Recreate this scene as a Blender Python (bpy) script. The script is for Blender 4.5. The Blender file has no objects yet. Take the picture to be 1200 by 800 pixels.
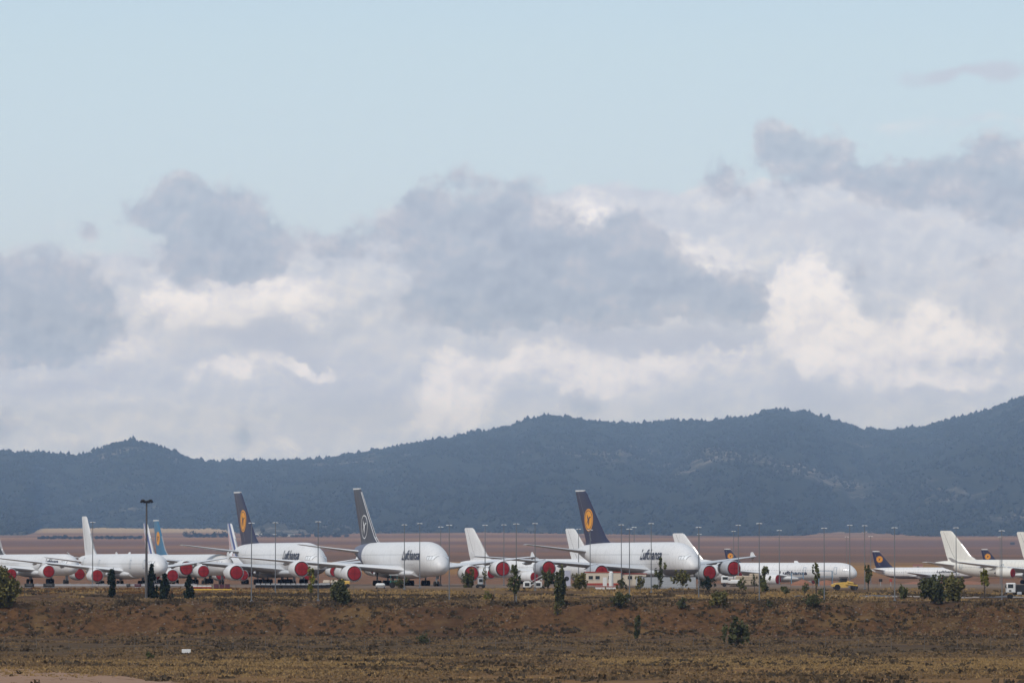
import bpy, math, random
import numpy as np
from mathutils import Vector, Matrix, noise as mnoise
R = math.radians
rng = random.Random(7)
nrg = np.random.default_rng(11)
sc = bpy.context.scene
col = sc.collection

# ------------------------------------------------------------------ camera
CAMZ, F, HOR = 4.5, 6000.0, 664.0
cam_d = bpy.data.cameras.new('camera'); cam = bpy.data.objects.new('camera', cam_d); col.objects.link(cam)
cam_d.sensor_width = 36.0; cam_d.lens = 180.0; cam_d.clip_start = 0.5; cam_d.clip_end = 90000
cam.location = (0, 0, CAMZ)
cam.rotation_euler = (R(90) + math.atan((HOR - 400) / F), 0, 0)
sc.camera = cam
sc.render.resolution_x, sc.render.resolution_y = 1024, 682
sc.view_settings.view_transform = 'Standard'; sc.view_settings.look = 'None'
sc.view_settings.gamma = 1; sc.view_settings.exposure = 0; sc.view_settings.use_curve_mapping = False
sc.cycles.max_bounces = 6; sc.cycles.diffuse_bounces = 2; sc.cycles.glossy_bounces = 2
sc.cycles.volume_bounces = 0; sc.cycles.transparent_max_bounces = 8

def s2l(c):
    return tuple(((v / 255) / 12.92 if v / 255 <= .04045 else ((v / 255 + .055) / 1.055) ** 2.4) for v in c)

# ------------------------------------------------------------------ node helper
class NT:
    def __init__(s, tree): s.t = tree; s.n = tree.nodes; s.l = tree.links
    def new(s, kind, **kw):
        n = s.n.new(kind)
        for k, v in kw.items(): setattr(n, k, v)
        return n
    def put(s, sock, v):
        if v is None: return
        if isinstance(v, bpy.types.NodeSocket): s.l.new(v, sock)
        else:
            if sock.type == 'RGBA' and hasattr(v, '__len__') and len(v) == 3: v = (*v, 1)
            sock.default_value = v
    def math(s, op, a, b=None, c=None, clamp=False):
        n = s.new('ShaderNodeMath', operation=op); n.use_clamp = clamp
        s.put(n.inputs[0], a); s.put(n.inputs[1], b)
        if c is not None: s.put(n.inputs[2], c)
        return n.outputs[0]
    def vmath(s, op, a, b=None, scale=None):
        n = s.new('ShaderNodeVectorMath', operation=op)
        s.put(n.inputs[0], a); s.put(n.inputs[1], b)
        if scale is not None: s.put(n.inputs['Scale'], scale)
        return n.outputs[0]
    def sep(s, v):
        n = s.new('ShaderNodeSeparateXYZ'); s.put(n.inputs[0], v); return n.outputs
    def comb(s, x, y, z):
        n = s.new('ShaderNodeCombineXYZ'); s.put(n.inputs[0], x); s.put(n.inputs[1], y); s.put(n.inputs[2], z); return n.outputs[0]
    def noise(s, v, scale, detail=4, rough=.55, dist=0, dim='3D'):
        n = s.new('ShaderNodeTexNoise', noise_dimensions=dim)
        s.put(n.inputs['Vector'], v); s.put(n.inputs['Scale'], scale); s.put(n.inputs['Detail'], detail)
        s.put(n.inputs['Roughness'], rough); s.put(n.inputs['Distortion'], dist)
        return n.outputs
    def step(s, v, a, b, lo=0., hi=1., smooth=True):
        n = s.new('ShaderNodeMapRange'); n.interpolation_type = 'SMOOTHSTEP' if smooth else 'LINEAR'
        s.put(n.inputs[0], v); s.put(n.inputs[1], a); s.put(n.inputs[2], b); s.put(n.inputs[3], lo); s.put(n.inputs[4], hi)
        return n.outputs[0]
    def mix(s, f, a, b, mode='MIX'):
        n = s.new('ShaderNodeMix', data_type='RGBA', blend_type=mode)
        s.put(n.inputs[0], f); s.put(n.inputs[6], a); s.put(n.inputs[7], b); return n.outputs[2]
    def ramp(s, f, stops, interp='LINEAR'):
        n = s.new('ShaderNodeValToRGB'); n.color_ramp.interpolation = interp
        e = n.color_ramp.elements
        while len(e) < len(stops): e.new(.5)
        for i, (p, c) in enumerate(stops): e[i].position = p; e[i].color = (*c, 1)
        s.put(n.inputs[0], f); return n.outputs[0]

# ------------------------------------------------------------------ sky
SUN_EL, SUN_AZ = 42.0, -142.0       # azimuth from +Y, clockwise (negative = to the left, behind the camera)
def build_world():
    w = bpy.data.worlds.new('World'); sc.world = w; w.use_nodes = True
    w.node_tree.nodes.clear(); t = NT(w.node_tree)
    sky = t.new('ShaderNodeTexSky', sky_type='NISHITA'); sky.sun_disc = False
    sky.sun_elevation = R(SUN_EL); sky.sun_rotation = R(SUN_AZ); sky.altitude = 1000; sky.air_density = 1.0; sky.dust_density = 2.0
    tc = t.new('ShaderNodeTexCoord').outputs['Generated']
    d = t.sep(tc)
    az = t.math('ARCTAN2', d[0], d[1]); el = t.math('ARCSINE', d[2])
    # degrees-like sky chart: one unit = about one degree, x to the right of north (+Y), y downwards
    U = t.math('MULTIPLY_ADD', az, 60.0, 6.0)
    V = t.math('MULTIPLY_ADD', el, -60.0, 6.56)
    uv = t.comb(U, V, 0.0)
    # fractal warp
    w1 = t.vmath('SUBTRACT', t.noise(uv, .9, 3, .5)[1], (.5, .5, .5))
    w2 = t.vmath('SUBTRACT', t.noise(uv, 4.0, 5, .62)[1], (.5, .5, .5))
    wuv = t.vmath('ADD', t.vmath('ADD', uv, t.vmath('SCALE', w1, scale=.75)), t.vmath('SCALE', w2, scale=.30))
    wuv = t.vmath('MULTIPLY', wuv, (1, 1, 0))
    soft = t.vmath('MULTIPLY', t.vmath('ADD', uv, t.vmath('SCALE', w1, scale=.9)), (1, 1, 0))
    sh = t.math('SUBTRACT', t.noise(uv, 2.2, 8, .58)[0], t.noise(t.vmath('ADD', uv, (-.05, -.09, 0)), 2.2, 8, .58)[0])      # relief lit from the upper left
    def blobs(vec, lst):
        tot = None
        for (cx, cy, rx, ry, rot, amp) in lst:
            m = t.new('ShaderNodeMapping', vector_type='TEXTURE'); t.put(m.inputs[0], vec)
            m.inputs['Location'].default_value = (cx / 100, cy / 100, 0)
            m.inputs['Rotation'].default_value = (0, 0, R(rot)); m.inputs['Scale'].default_value = (rx / 100, ry / 100, 1)
            g = t.new('ShaderNodeTexGradient', gradient_type='SPHERICAL'); t.put(g.inputs[0], m.outputs[0])
            tot = t.math('MULTIPLY_ADD', g.outputs['Fac'], amp, tot if tot is not None else 0.0)
        return tot
    f1 = t.noise(uv, 2.6, 9, .60)[0]                                  # billows
    f2 = t.noise(t.vmath('MULTIPLY', uv, (.55, 1.5, 1)), 1.5, 7, .55)[0]   # flat layers
    f3 = t.noise(t.vmath('ADD', uv, (0, 0, 5)), .8, 4, .5)[0]
    # --- clear sky: the Nishita sky seen through a thin pale veil
    veil = t.ramp(t.math('DIVIDE', V, 7.0), [(0.0, s2l((193, 215, 231))), (.25, s2l((202, 220, 232))), (.42, s2l((207, 221, 231))), (.62, s2l((210, 217, 226))), (.8, s2l((214, 220, 228)))])
    veil10 = t.vmath('SCALE', veil, scale=10.0)
    skyv = t.mix(t.step(el, .0, .45, .93, .35), sky.outputs[0], veil10)
    # --- high layered bank
    bank = blobs(soft, [(200, 480, 620, 240, 0, 2.0), (700, 470, 720, 280, 0, 2.0), (1080, 430, 520, 280, 0, 2.0), (100, 640, 900, 200, 0, 1.5), (800, 660, 900, 220, 0, 1.5), (900, 225, 330, 26, -2, .8), (1160, 135, 150, 30, 0, .55)])
    bank = t.math('ADD', bank, t.math('MULTIPLY', t.math('SUBTRACT', f2, .5), 1.1))
    bm = t.step(bank, .22, .62)
    btone = t.math('MULTIPLY_ADD', t.math('SUBTRACT', f2, .5), 1.1, t.math('MULTIPLY_ADD', t.math('SUBTRACT', f1, .5), 1.2, .5))
    btone = t.math('MULTIPLY_ADD', sh, 1.6, btone)
    bcol = t.ramp(btone, [(.12, s2l((196, 203, 217))), (.42, s2l((206, 212, 224))), (.62, s2l((215, 219, 228))), (.86, s2l((226, 227, 231)))])
    c = t.mix(t.math('MULTIPLY', bm, .92), skyv, t.vmath('SCALE', bcol, scale=10.0))
    # --- soft grey shadows low in the bank
    gs = blobs(soft, [(1140, 82, 150, 15, -2, 1.0), (310, 400, 170, 45, 3, 1), (430, 470, 150, 60, 12, .9), (640, 500, 90, 70, 0, .7), (950, 455, 75, 85, 0, 1.), (70, 440, 180, 30, 0, .8),
                      (700, 385, 190, 30, 0, .9), (600, 445, 60, 30, 0, .5), (840, 395, 90, 28, 0, 1), (1080, 455, 110, 28, 0, .7), (1000, 255, 260, 35, -3, .6), (330, 510, 130, 30, 0, .5), (1150, 330, 100, 60, 0, .5), (800, 460, 90, 30, 0, .5)])
    gs = t.math('ADD', gs, t.math('MULTIPLY', t.math('SUBTRACT', f1, .5), 1.3))
    c = t.mix(t.step(gs, .12, .85, 0, .75), c, tuple(10 * v for v in s2l((190, 197, 213))))
    # --- sunlit cream cumulus
    cr = blobs(wuv, [(945, 350, 55, 72, 0, 1.5), (975, 385, 62, 60, 0, .9), (1110, 385, 100, 46, 0, 1.15), (1040, 402, 60, 40, 0, .7), (330, 342, 95, 40, 8, 1.1),
                     (225, 350, 105, 42, 0, .85), (530, 448, 72, 52, -20, 1.0), (262, 432, 60, 20, 0, .9), (362, 425, 75, 18, 0, .85), (640, 408, 150, 26, 0, .8),
                     (770, 418, 150, 22, 0, .75), (700, 255, 90, 36, 15, .8), (820, 300, 90, 50, 20, .65), (150, 400, 60, 35, 0, .6), (1110, 440, 110, 22, 0, .7), (690, 440, 120, 20, 0, .6),
                     (620, 535, 110, 22, 0, .6), (745, 520, 110, 30, 0, .6), (500, 500, 80, 40, 0, .45), (960, 535, 90, 20, 0, .5)])
    crs = t.math('ADD', cr, t.math('MULTIPLY', t.math('SUBTRACT', f1, .5), 1.25))
    crm = t.step(crs, .10, .66)
    ctone = t.math('ADD', t.math('MULTIPLY', cr, .55), t.math('MULTIPLY_ADD', t.math('SUBTRACT', f1, .5), 1.4, .15))
    ctone = t.math('MULTIPLY_ADD', sh, 1.8, ctone)
    ccol = t.ramp(ctone, [(.15, s2l((218, 218, 224))), (.45, s2l((226, 226, 230))), (.8, s2l((238, 237, 237)))])
    c = t.mix(t.math('MULTIPLY', t.math('MULTIPLY', crm, t.step(cr, .0, .12)), .9), c, t.vmath('SCALE', ccol, scale=11.3))
    cc_ = blobs(wuv, [(935, 325, 42, 40, 0, 1.5), (965, 345, 48, 50, 0, 1.3), (950, 385, 70, 50, 0, 1.0), (1000, 395, 60, 40, 0, .7), (1090, 378, 60, 34, 0, 1.0), (1130, 395, 70, 30, 0, .7), (520, 445, 45, 30, -20, 1.0), (325, 338, 60, 22, 0, 1.0), (215, 345, 50, 22, 0, .8), (265, 432, 40, 14, 0, .9), (365, 424, 45, 13, 0, .9), (700, 258, 46, 24, 20, .9), (600, 405, 70, 16, 0, .7), (850, 405, 60, 16, 0, .7), (1060, 440, 60, 16, 0, .7), (770, 500, 60, 18, 0, .7), (640, 525, 60, 16, 0, .6), (350, 515, 50, 16, 0, .6), (960, 520, 60, 16, 0, .6)])
    ccs = t.math('ADD', cc_, t.math('MULTIPLY', t.math('SUBTRACT', t.noise(t.vmath('ADD', uv, (0, 0, 13)), 3.0, 8, .6)[0], .5), 1.5))
    c = t.mix(t.math('MULTIPLY', t.math('MULTIPLY', t.step(cc_, .02, .2), t.step(ccs, .12, .62)), t.step(V, 3.6, 4.4, .85, .45)), c, t.vmath('SCALE', t.ramp(t.math('MULTIPLY_ADD', sh, 1.6, f1), [(.3, s2l((220, 221, 228))), (.62, s2l((242, 240, 239)))]), scale=11.4))
    # --- near dark grey-blue clouds in shadow
    dk = blobs(wuv, [(205, 250, 75, 50, 0, .95), (265, 258, 105, 66, 6, 1.15), (300, 285, 60, 42, 0, .8), (235, 305, 70, 30, 0, .6), (105, 268, 26, 18, 0, .5),
                     (30, 352, 130, 80, 0, 1.25), (110, 372, 70, 42, 10, .8), (0, 330, 60, 45, 0, .5),
                     (575, 262, 120, 78, 0, 1.1), (480, 270, 65, 48, 0, .85), (400, 265, 60, 32, 0, .45), (640, 312, 190, 76, 0, 1.25), (765, 300, 85, 62, 35, .95), (835, 337, 105, 36, 5, 1.0), (560, 345, 130, 38, 0, .7), (640, 352, 260, 30, 0, .6), (400, 285, 70, 34, 0, .32), (50, 392, 130, 28, 0, .7), (250, 308, 110, 22, 0, .5), (870, 348, 60, 24, 0, .6),
                     (945, 180, 85, 48, 20, 1.1), (915, 155, 40, 26, 30, .5), (850, 206, 46, 30, 15, .85), (1065, 206, 120, 44, 3, 1.15), (1175, 200, 85, 58, 0, 1.1), (1190, 245, 60, 32, 0, .8),
                     (1155, 305, 45, 32, 0, .45), (1005, 320, 22, 22, 0, .35), (5, 487, 34, 30, 0, .75), (290, 515, 28, 34, 0, .45), (680, 463, 34, 30, 40, .55), (95, 530, 30, 14, 0, .4)])
    dks = t.math('ADD', dk, t.math('MULTIPLY', t.math('SUBTRACT', t.noise(t.vmath('ADD', uv, (0, 0, 9)), 3.6, 9, .62)[0], .5), 1.35))
    dm = t.math('MULTIPLY', t.step(dks, .06, .56), t.step(f3, .3, .62, .86, 1.))
    dtone = t.math('ADD', t.math('MULTIPLY', dk, -.38), t.math('MULTIPLY_ADD', t.math('SUBTRACT', f1, .5), 1.3, .78))
    dtone = t.math('MULTIPLY_ADD', sh, 1.5, dtone)
    dcol = t.ramp(dtone, [(.05, s2l((162, 173, 190))), (.40, s2l((174, 185, 201))), (.65, s2l((185, 191, 204))), (.95, s2l((205, 208, 217)))])
    c = t.mix(t.math('MULTIPLY', t.math('MULTIPLY', dm, t.step(dk, .0, .16)), .93), c, t.vmath('SCALE', dcol, scale=10.0))
    # away from the picture: broken clouds over the whole sky, darker overhead
    up = t.noise(t.vmath('MULTIPLY', tc, (1, 1, 2.2)), 2.4, 7, .58)[0]
    upc = t.mix(t.step(up, .42, .62), t.mix(.55, sky.outputs[0], tuple(10 * v for v in s2l((196, 214, 228)))), t.vmath('SCALE', t.ramp(up, [(.4, (.43, .50, .64)), (.8, (.66, .71, .82))]), scale=10.0))
    # ground side of the sphere
    upc = t.mix(t.step(el, -.06, -.02, 1., 0.), upc, (1.2, .95, .8))
    bg = t.new('ShaderNodeBackground'); t.put(bg.inputs[0], t.vmath('MULTIPLY', c, t.mix(t.step(V, 3.6, 4.8), t.mix(t.step(V, .5, 3.8, smooth=False), (1.12, 1.15, 1.23), (1.02, 1.08, 1.32)), (1.04, 1.17, 1.70)))); bg.inputs[1].default_value = SKY_STR
    bg2 = t.new('ShaderNodeBackground'); t.put(bg2.inputs[0], upc); bg2.inputs[1].default_value = SKY_STR
    # the detailed cloud bank lies low in the north; the rest of the sky carries broken cloud
    f = t.math('MULTIPLY', t.math('MULTIPLY', t.step(el, .14, .22, 1., 0.), t.step(el, -.03, -.01)), t.step(t.math('ABSOLUTE', az), .2, .32, 1., 0.))
    mx = t.new('ShaderNodeMixShader'); t.put(mx.inputs[0], f); t.l.new(bg2.outputs[0], mx.inputs[1]); t.l.new(bg.outputs[0], mx.inputs[2])
    out = t.new('ShaderNodeOutputWorld'); t.l.new(mx.outputs[0], out.inputs[0])
    w.cycles.sampling_method = 'MANUAL'; w.cycles.sample_map_resolution = 256
SKY_STR = .10
build_world()
w = sc.world
sl = bpy.data.lights.new('sun', 'SUN'); sl.energy = 2.0; sl.angle = R(6); sl.color = (1, .95, .88)
so = bpy.data.objects.new('sun', sl); col.objects.link(so)
a = R(SUN_AZ); e = R(SUN_EL)
sdir = Vector((math.sin(a) * math.cos(e), math.cos(a) * math.cos(e), math.sin(e)))
so.rotation_euler = sdir.to_track_quat('Z', 'Y').to_euler(); so.location = (0, -30, 60)
# ------------------------------------------------------------------ tagging and mesh helpers
def tag(o, label=None, cat=None, group=None, kind=None):
    if label: o['label'] = label
    if cat: o['category'] = cat
    if group: o['group'] = group
    if kind: o['kind'] = kind
    return o
def empty(name, loc, rz=0.0):
    o = bpy.data.objects.new(name, None); col.objects.link(o); o.location = loc; o.rotation_euler = (0, 0, rz)
    o.empty_display_size = .5
    return o
def raw_mesh(name, v, f, mat, parent=None, smooth=False):
    """v (n,3) array, f (m,k) array with equal k."""
    me = bpy.data.meshes.new(name); v = np.asarray(v, dtype=np.float32); f = np.asarray(f, dtype=np.int32)
    me.vertices.add(len(v)); me.vertices.foreach_set('co', v.ravel())
    k = f.shape[1]; me.loops.add(f.size); me.loops.foreach_set('vertex_index', f.ravel())
    me.polygons.add(len(f)); me.polygons.foreach_set('loop_start', np.arange(0, f.size, k, dtype=np.int32))
    me.polygons.foreach_set('loop_total', np.full(len(f), k, dtype=np.int32))
    if smooth: me.polygons.foreach_set('use_smooth', np.ones(len(f), dtype=bool))
    me.update(calc_edges=True); me.validate()
    o = bpy.data.objects.new(name, me); col.objects.link(o); o.parent = parent
    if mat: me.materials.append(mat)
    return o
class MB:
    """collects shapes, builds ONE mesh object"""
    def __init__(s): s.v = []; s.f = []
    def add(s, vs, fs):
        n = len(s.v); s.v += [tuple(p) for p in vs]; s.f += [tuple(i + n for i in q) for q in fs]; return s
    def box(s, c, d, rz=0., bev=0., rx=0., ry=0.):
        hx, hy, hz = d[0] / 2, d[1] / 2, d[2] / 2
        M = Matrix.Rotation(rz, 3, 'Z') @ Matrix.Rotation(ry, 3, 'Y') @ Matrix.Rotation(rx, 3, 'X')
        if bev <= 0:
            vs = [(x, y, z) for x in (-hx, hx) for y in (-hy, hy) for z in (-hz, hz)]
            fs = [(0, 1, 3, 2), (4, 6, 7, 5), (0, 4, 5, 1), (2, 3, 7, 6), (0, 2, 6, 4), (1, 5, 7, 3)]
        else:
            b = min(bev, hx * .9, hy * .9, hz * .9); vs = []; rings = []
            for z, k in ((-hz, b), (-hz + b, 0), (hz - b, 0), (hz, b)):
                X, Y = hx - k, hy - k; r = []
                for sx, sy in ((1, 1), (-1, 1), (-1, -1), (1, -1)):
                    pts = [(sx * X, sy * (Y - b)), (sx * (X - b), sy * Y)]
                    if sx * sy < 0: pts.reverse()
                    for p in pts: r.append(len(vs)); vs.append((p[0], p[1], z))
                rings.append(r)
            fs = [tuple(reversed(rings[0])), tuple(rings[3])]
            for a, bb in zip(rings, rings[1:]):
                for i in range(8): j = (i + 1) % 8; fs.append((a[i], a[j], bb[j], bb[i]))
        C = Vector(c); return s.add([tuple(M @ Vector(p) + C) for p in vs], fs)
    def tube(s, p, q, r0, r1=None, n=8, cap=True):
        r1 = r0 if r1 is None else r1; p = Vector(p); q = Vector(q); d = (q - p).normalized()
        u = d.orthogonal().normalized(); w = d.cross(u); vs = []
        for c, r in ((p, r0), (q, r1)):
            for i in range(n):
                a = 2 * math.pi * i / n; vs.append(tuple(c + u * (r * math.cos(a)) + w * (r * math.sin(a))))
        fs = [(i, (i + 1) % n, n + (i + 1) % n, n + i) for i in range(n)]
        if cap: fs += [tuple(reversed(range(n))), tuple(range(n, 2 * n))]
        return s.add(vs, fs)
    def loft(s, rings, cap=True):
        n = len(rings[0]); vs = [p for r in rings for p in r]; fs = []
        for k in range(len(rings) - 1):
            for i in range(n): j = (i + 1) % n; fs.append((k * n + i, k * n + j, (k + 1) * n + j, (k + 1) * n + i))
        if cap: fs += [tuple(reversed(range(n))), tuple(range((len(rings) - 1) * n, len(rings) * n))]
        return s.add(vs, fs)
    def build(s, name, mat, parent=None, smooth=False, ang=None):
        me = bpy.data.meshes.new(name); me.from_pydata(s.v, [], s.f); me.validate(); me.update()
        if smooth:
            me.polygons.foreach_set('use_smooth', np.ones(len(me.polygons), dtype=bool))
            try: me.set_sharp_from_angle(angle=R(ang or 40))
            except Exception: pass
        o = bpy.data.objects.new(name, me); col.objects.link(o); o.parent = parent
        me.materials.append(mat); return o

# ------------------------------------------------------------------ materials
MATS = {}
def mat(name, c, rough=.6, metal=0., var=.15, vscale=1.5, bump=0., spec=.5, coat=0.):
    if name in MATS: return MATS[name]
    m = bpy.data.materials.new(name); m.use_nodes = True; t = NT(m.node_tree); b = m.node_tree.nodes['Principled BSDF']
    pos = t.new('ShaderNodeTexCoord').outputs['Object']
    n = t.noise(pos, vscale, 5, .6)[0]
    t.put(b.inputs['Base Color'], t.mix(n, tuple(v * (1 - var) for v in c), tuple(min(1, v * (1 + var)) for v in c)))
    b.inputs['Roughness'].default_value = rough; b.inputs['Metallic'].default_value = metal
    b.inputs['Specular IOR Level'].default_value = spec; b.inputs['Coat Weight'].default_value = coat
    if bump:
        bn = t.new('ShaderNodeBump'); bn.inputs['Strength'].default_value = bump; t.put(bn.inputs['Height'], n); t.l.new(bn.outputs[0], b.inputs['Normal'])
    MATS[name] = m; return m

# ------------------------------------------------------------------ terrain
GD = [(-400, -3), (0, 2.3), (100, .9), (300, -4.4), (450, -8.4), (540, -9.5), (1031, -9.5), (1036, -8.6), (1046, -3.9), (1051, -3.1), (1075, -2.9), (1100, -2.6), (1150, -1.7),
      (1180, -1.0), (1205, -.25), (1235, 0), (1350, 0), (1480, -1.0), (1600, -1.9), (1700, -1.9), (1850, -1.6), (1950, -1.5), (2100, .3), (2300, 3.3), (5240, 11.5), (9440, 39.1), (13640, 79.5), (17840, 129.4),
      (19940, 157.4), (28000, 240), (60000, 280)]
GDx = np.array([a for a, b in GD], float); GDy = np.array([b for a, b in GD], float)
def vnoise(x, y, seed):
    """smooth value noise, vectorised"""
    x = np.asarray(x, float); y = np.asarray(y, float)
    xi = np.floor(x).astype(np.int64); yi = np.floor(y).astype(np.int64); fx = x - xi; fy = y - yi
    fx = fx * fx * (3 - 2 * fx); fy = fy * fy * (3 - 2 * fy)
    def h(a, b):
        n = (a * 374761393 + b * 668265263 + seed * 974634777) & 0x7fffffff
        n = ((n ^ (n >> 13)) * 1274126177) & 0x7fffffff
        return ((n ^ (n >> 16)) & 0xffff) / 65535.0
    return (h(xi, yi) * (1 - fx) + h(xi + 1, yi) * fx) * (1 - fy) + (h(xi, yi + 1) * (1 - fx) + h(xi + 1, yi + 1) * fx) * fy
def fbm(x, y, seed, o=4):
    s = 0; a = .5; t = 0
    for k in range(o): s = s + a * vnoise(x * 2 ** k, y * 2 ** k, seed + k * 17); t += a; a *= .5
    return s / t
def gz(X, D):
    X = np.asarray(X, float); D = np.asarray(D, float)
    edge = (fbm(X / 26, D * 0 + 3, 5, 4) - .5) * 11
    near = np.clip((D - 1000) / 20, 0, 1) * np.clip((1110 - D) / 40, 0, 1)
    z = np.interp(D + edge * near, GDx, GDy)
    onb = np.clip((D - 1026) / 8, 0, 1) * np.clip((1062 - D) / 8, 0, 1)
    z = z + onb * ((fbm(X / 2.6, D / 4, 21, 4) - .5) * 1.5 - np.abs(fbm(X / 7, D / 30, 33, 3) - .5) * 2.0 + .35)
    rough = np.clip((1190 - D) / 25, 0, 1) * np.clip((D - 300) / 200, 0, 1)
    z = z + rough * ((fbm(X / 14, D / 22, 8, 4) - .5) * .7 + (fbm(X / 2.1, D / 3.3, 9, 3) - .5) * .28)
    z = z + np.clip((D - 2300) / 900, 0, 1) * (fbm(X / 1000, D / 1700, 12, 3) - .5) * 9
    z = z + .9 * np.clip((X - 135) / 20, 0, 1) * np.clip((D - 1500) / 60, 0, 1) * np.clip((1780 - D) / 50, 0, 1)
    return z
def gzf(x, d): return float(gz(np.array([x]), np.array([d]))[0])
def hit(px, py):
    """where the line of sight through a photo point meets the ground"""
    d = np.concatenate([np.arange(560, 1300, 1.), np.arange(1300, 19500, 20.)]); x = (px - 600) / F * d
    k = np.nonzero(CAMZ - (py - HOR) / F * d <= gz(x, d))[0]
    return (float(x[k[0]]), float(d[k[0]])) if len(k) else ((px - 600) / F * 19500, 19500.0)
def X_(px, d): return (px - 600) / F * d

def grid(name, U, D, fx, fz, m):
    u, d = np.meshgrid(U, D); x = fx(u, d); z = fz(x, d, u)
    v = np.stack([x, d, z], -1).reshape(-1, 3); nu, nd = len(U), len(D)
    i = np.arange(nd - 1)[:, None] * nu + np.arange(nu - 1)[None]
    f = np.stack([i, i + 1, i + nu + 1, i + nu], -1).reshape(-1, 4)
    return raw_mesh(name, v, f, m, smooth=True)

def ground_material():
    m = bpy.data.materials.new('ground_soil'); m.use_nodes = True; t = NT(m.node_tree); b = m.node_tree.nodes['Principled BSDF']
    pos = t.new('ShaderNodeNewGeometry').outputs['Position']; px, py, pz = t.sep(pos)
    flat = t.comb(px, py, 0.0)
    st = t.vmath('MULTIPLY', flat, (1, .28, 0))                                  # patches stretched by nothing but wind and mowing
    nb = t.noise(flat, .018, 4, .55)[0]; nm = t.noise(flat, .11, 5, .6)[0]; ns = t.noise(flat, .9, 6, .65)[0]
    nb2 = t.noise(t.vmath('ADD', flat, (300, 50, 0)), .03, 4, .5)[0]
    dw = t.math('ADD', py, t.math('MULTIPLY', t.math('SUBTRACT', nb, .5), 150.0)); dw = t.math('ADD', dw, t.math('MULTIPLY', t.math('SUBTRACT', nm, .5), 50.0))
    g = lambda c, k=1.0: tuple(v * k for v in s2l(c))
    straw, scrub, red, brown, tan = g((142, 110, 78)), g((96, 79, 60)), g((118, 80, 62)), g((104, 80, 62)), g((150, 124, 92))
    near = t.ramp(t.step(dw, 600, 1200, 0, 1, False), [(.0, straw), (.22, g((136, 106, 74))), (.33, g((112, 90, 66))), (.44, scrub), (.60, g((100, 80, 62))), (.70, brown), (.86, brown), (.93, g((128, 104, 78)))])
    soil = t.mix(t.step(nm, .42, .62), g((122, 93, 71)), g((98, 76, 59)))
    bank = t.mix(t.step(ns, .40, .62, 0, .7), soil, g((82, 60, 47)))
    c = t.mix(t.math('MULTIPLY', t.step(t.math('ADD', py, t.math('MULTIPLY', t.math('SUBTRACT', nm, .5), 26.0)), 1022, 1034), t.step(t.math('ADD', py, t.math('MULTIPLY', t.math('SUBTRACT', nm, .5), 26.0)), 1056, 1078, 1, 0)), near, bank)
    # patches of straw and of dark scrub
    c = t.mix(t.math('MULTIPLY', t.step(nm, .52, .66), t.step(py, 1180, 1215, .5, 0)), c, tan)
    c = t.mix(t.math('MULTIPLY', t.step(nb2, .52, .64), t.step(py, 1180, 1215, .6, 0)), c, g((86, 66, 54)))
    c = t.mix(t.math('MULTIPLY', t.step(ns, .55, .75, 0, .5), t.step(py, 1200, 1260, 1, 0)), c, g((70, 56, 42)))
    # apron (pale concrete) and the red earth behind it
    ap = t.mix(nm, g((150, 134, 124)), g((168, 154, 144)))
    c = t.vmath('MULTIPLY', c, (.70, .65, .51))  # near ground colours scaled darker: cloud shade over the foreground put into the colour
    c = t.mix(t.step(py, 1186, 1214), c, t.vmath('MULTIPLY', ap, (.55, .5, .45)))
    fw = t.math('ADD', py, t.math('MULTIPLY', t.math('SUBTRACT', t.noise(flat, .004, 3, .5)[0], .5), 260.0))
    earth = t.mix(t.step(nm, .4, .62), g((150, 116, 98)), g((124, 98, 84)))
    c = t.mix(t.step(fw, 1640, 1740), c, t.vmath('MULTIPLY', earth, (.74, .64, .50)))
    py2 = t.math('MULTIPLY_ADD', t.math('SUBTRACT', py, 2300.0), .238, 2300.0)
    fld = t.ramp(t.step(t.math('ADD', py2, t.math('MULTIPLY', t.math('SUBTRACT', t.noise(t.vmath('MULTIPLY', flat, (.25, 1, 0)), .0022, 3, .5)[0], .5), 420.0)), 2100, 6500, 0, 1, False),
                 [(0, g((140, 110, 94))), (.07, g((150, 122, 100))), (.11, g((118, 96, 86))), (.15, g((160, 134, 112))), (.17, g((116, 92, 86))), (.24, g((108, 86, 82))), (.27, g((130, 100, 90))),
                  (.33, g((112, 88, 84))), (.42, g((118, 92, 88))), (.45, g((142, 112, 98))), (.47, g((114, 88, 84))), (.56, g((110, 84, 80))), (.60, g((134, 104, 90))), (.66, g((150, 122, 104))),
                  (.70, g((112, 84, 78))), (.76, g((146, 118, 100))), (.80, g((118, 92, 82))), (.86, g((172, 156, 152))), (1, g((184, 170, 166)))])
    fld = t.mix(t.noise(t.vmath('MULTIPLY', flat, (.1, 1, 0)), .010, 4, .6)[0], t.vmath('SCALE', fld, scale=.76), t.vmath('SCALE', fld, scale=1.26))
    c = t.mix(t.step(fw, 2080, 2220), c, t.vmath('MULTIPLY', fld, (.92, .77, .42)))
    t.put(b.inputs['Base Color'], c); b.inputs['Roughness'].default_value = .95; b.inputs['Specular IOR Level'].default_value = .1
    bn = t.new('ShaderNodeBump'); bn.inputs['Strength'].default_value = .6; bn.inputs['Distance'].default_value = .25; t.put(bn.inputs['Height'], ns); t.l.new(bn.outputs[0], b.inputs['Normal'])
    return m
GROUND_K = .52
U = np.unique(np.concatenate([np.linspace(-.42, -.118, 18), np.arange(-.118, .1181, .0004), np.linspace(.118, .42, 18)]))
Dr = np.concatenate([np.arange(-300, 0, 50), np.arange(0, 560, 20), np.arange(560, 1020, 3.5), np.arange(1020, 1064, .45), np.arange(1064, 1230, 2.5), np.arange(1230, 2300, 20), np.arange(2300, 20500, 160), np.arange(20500, 46000, 1300)])
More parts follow.
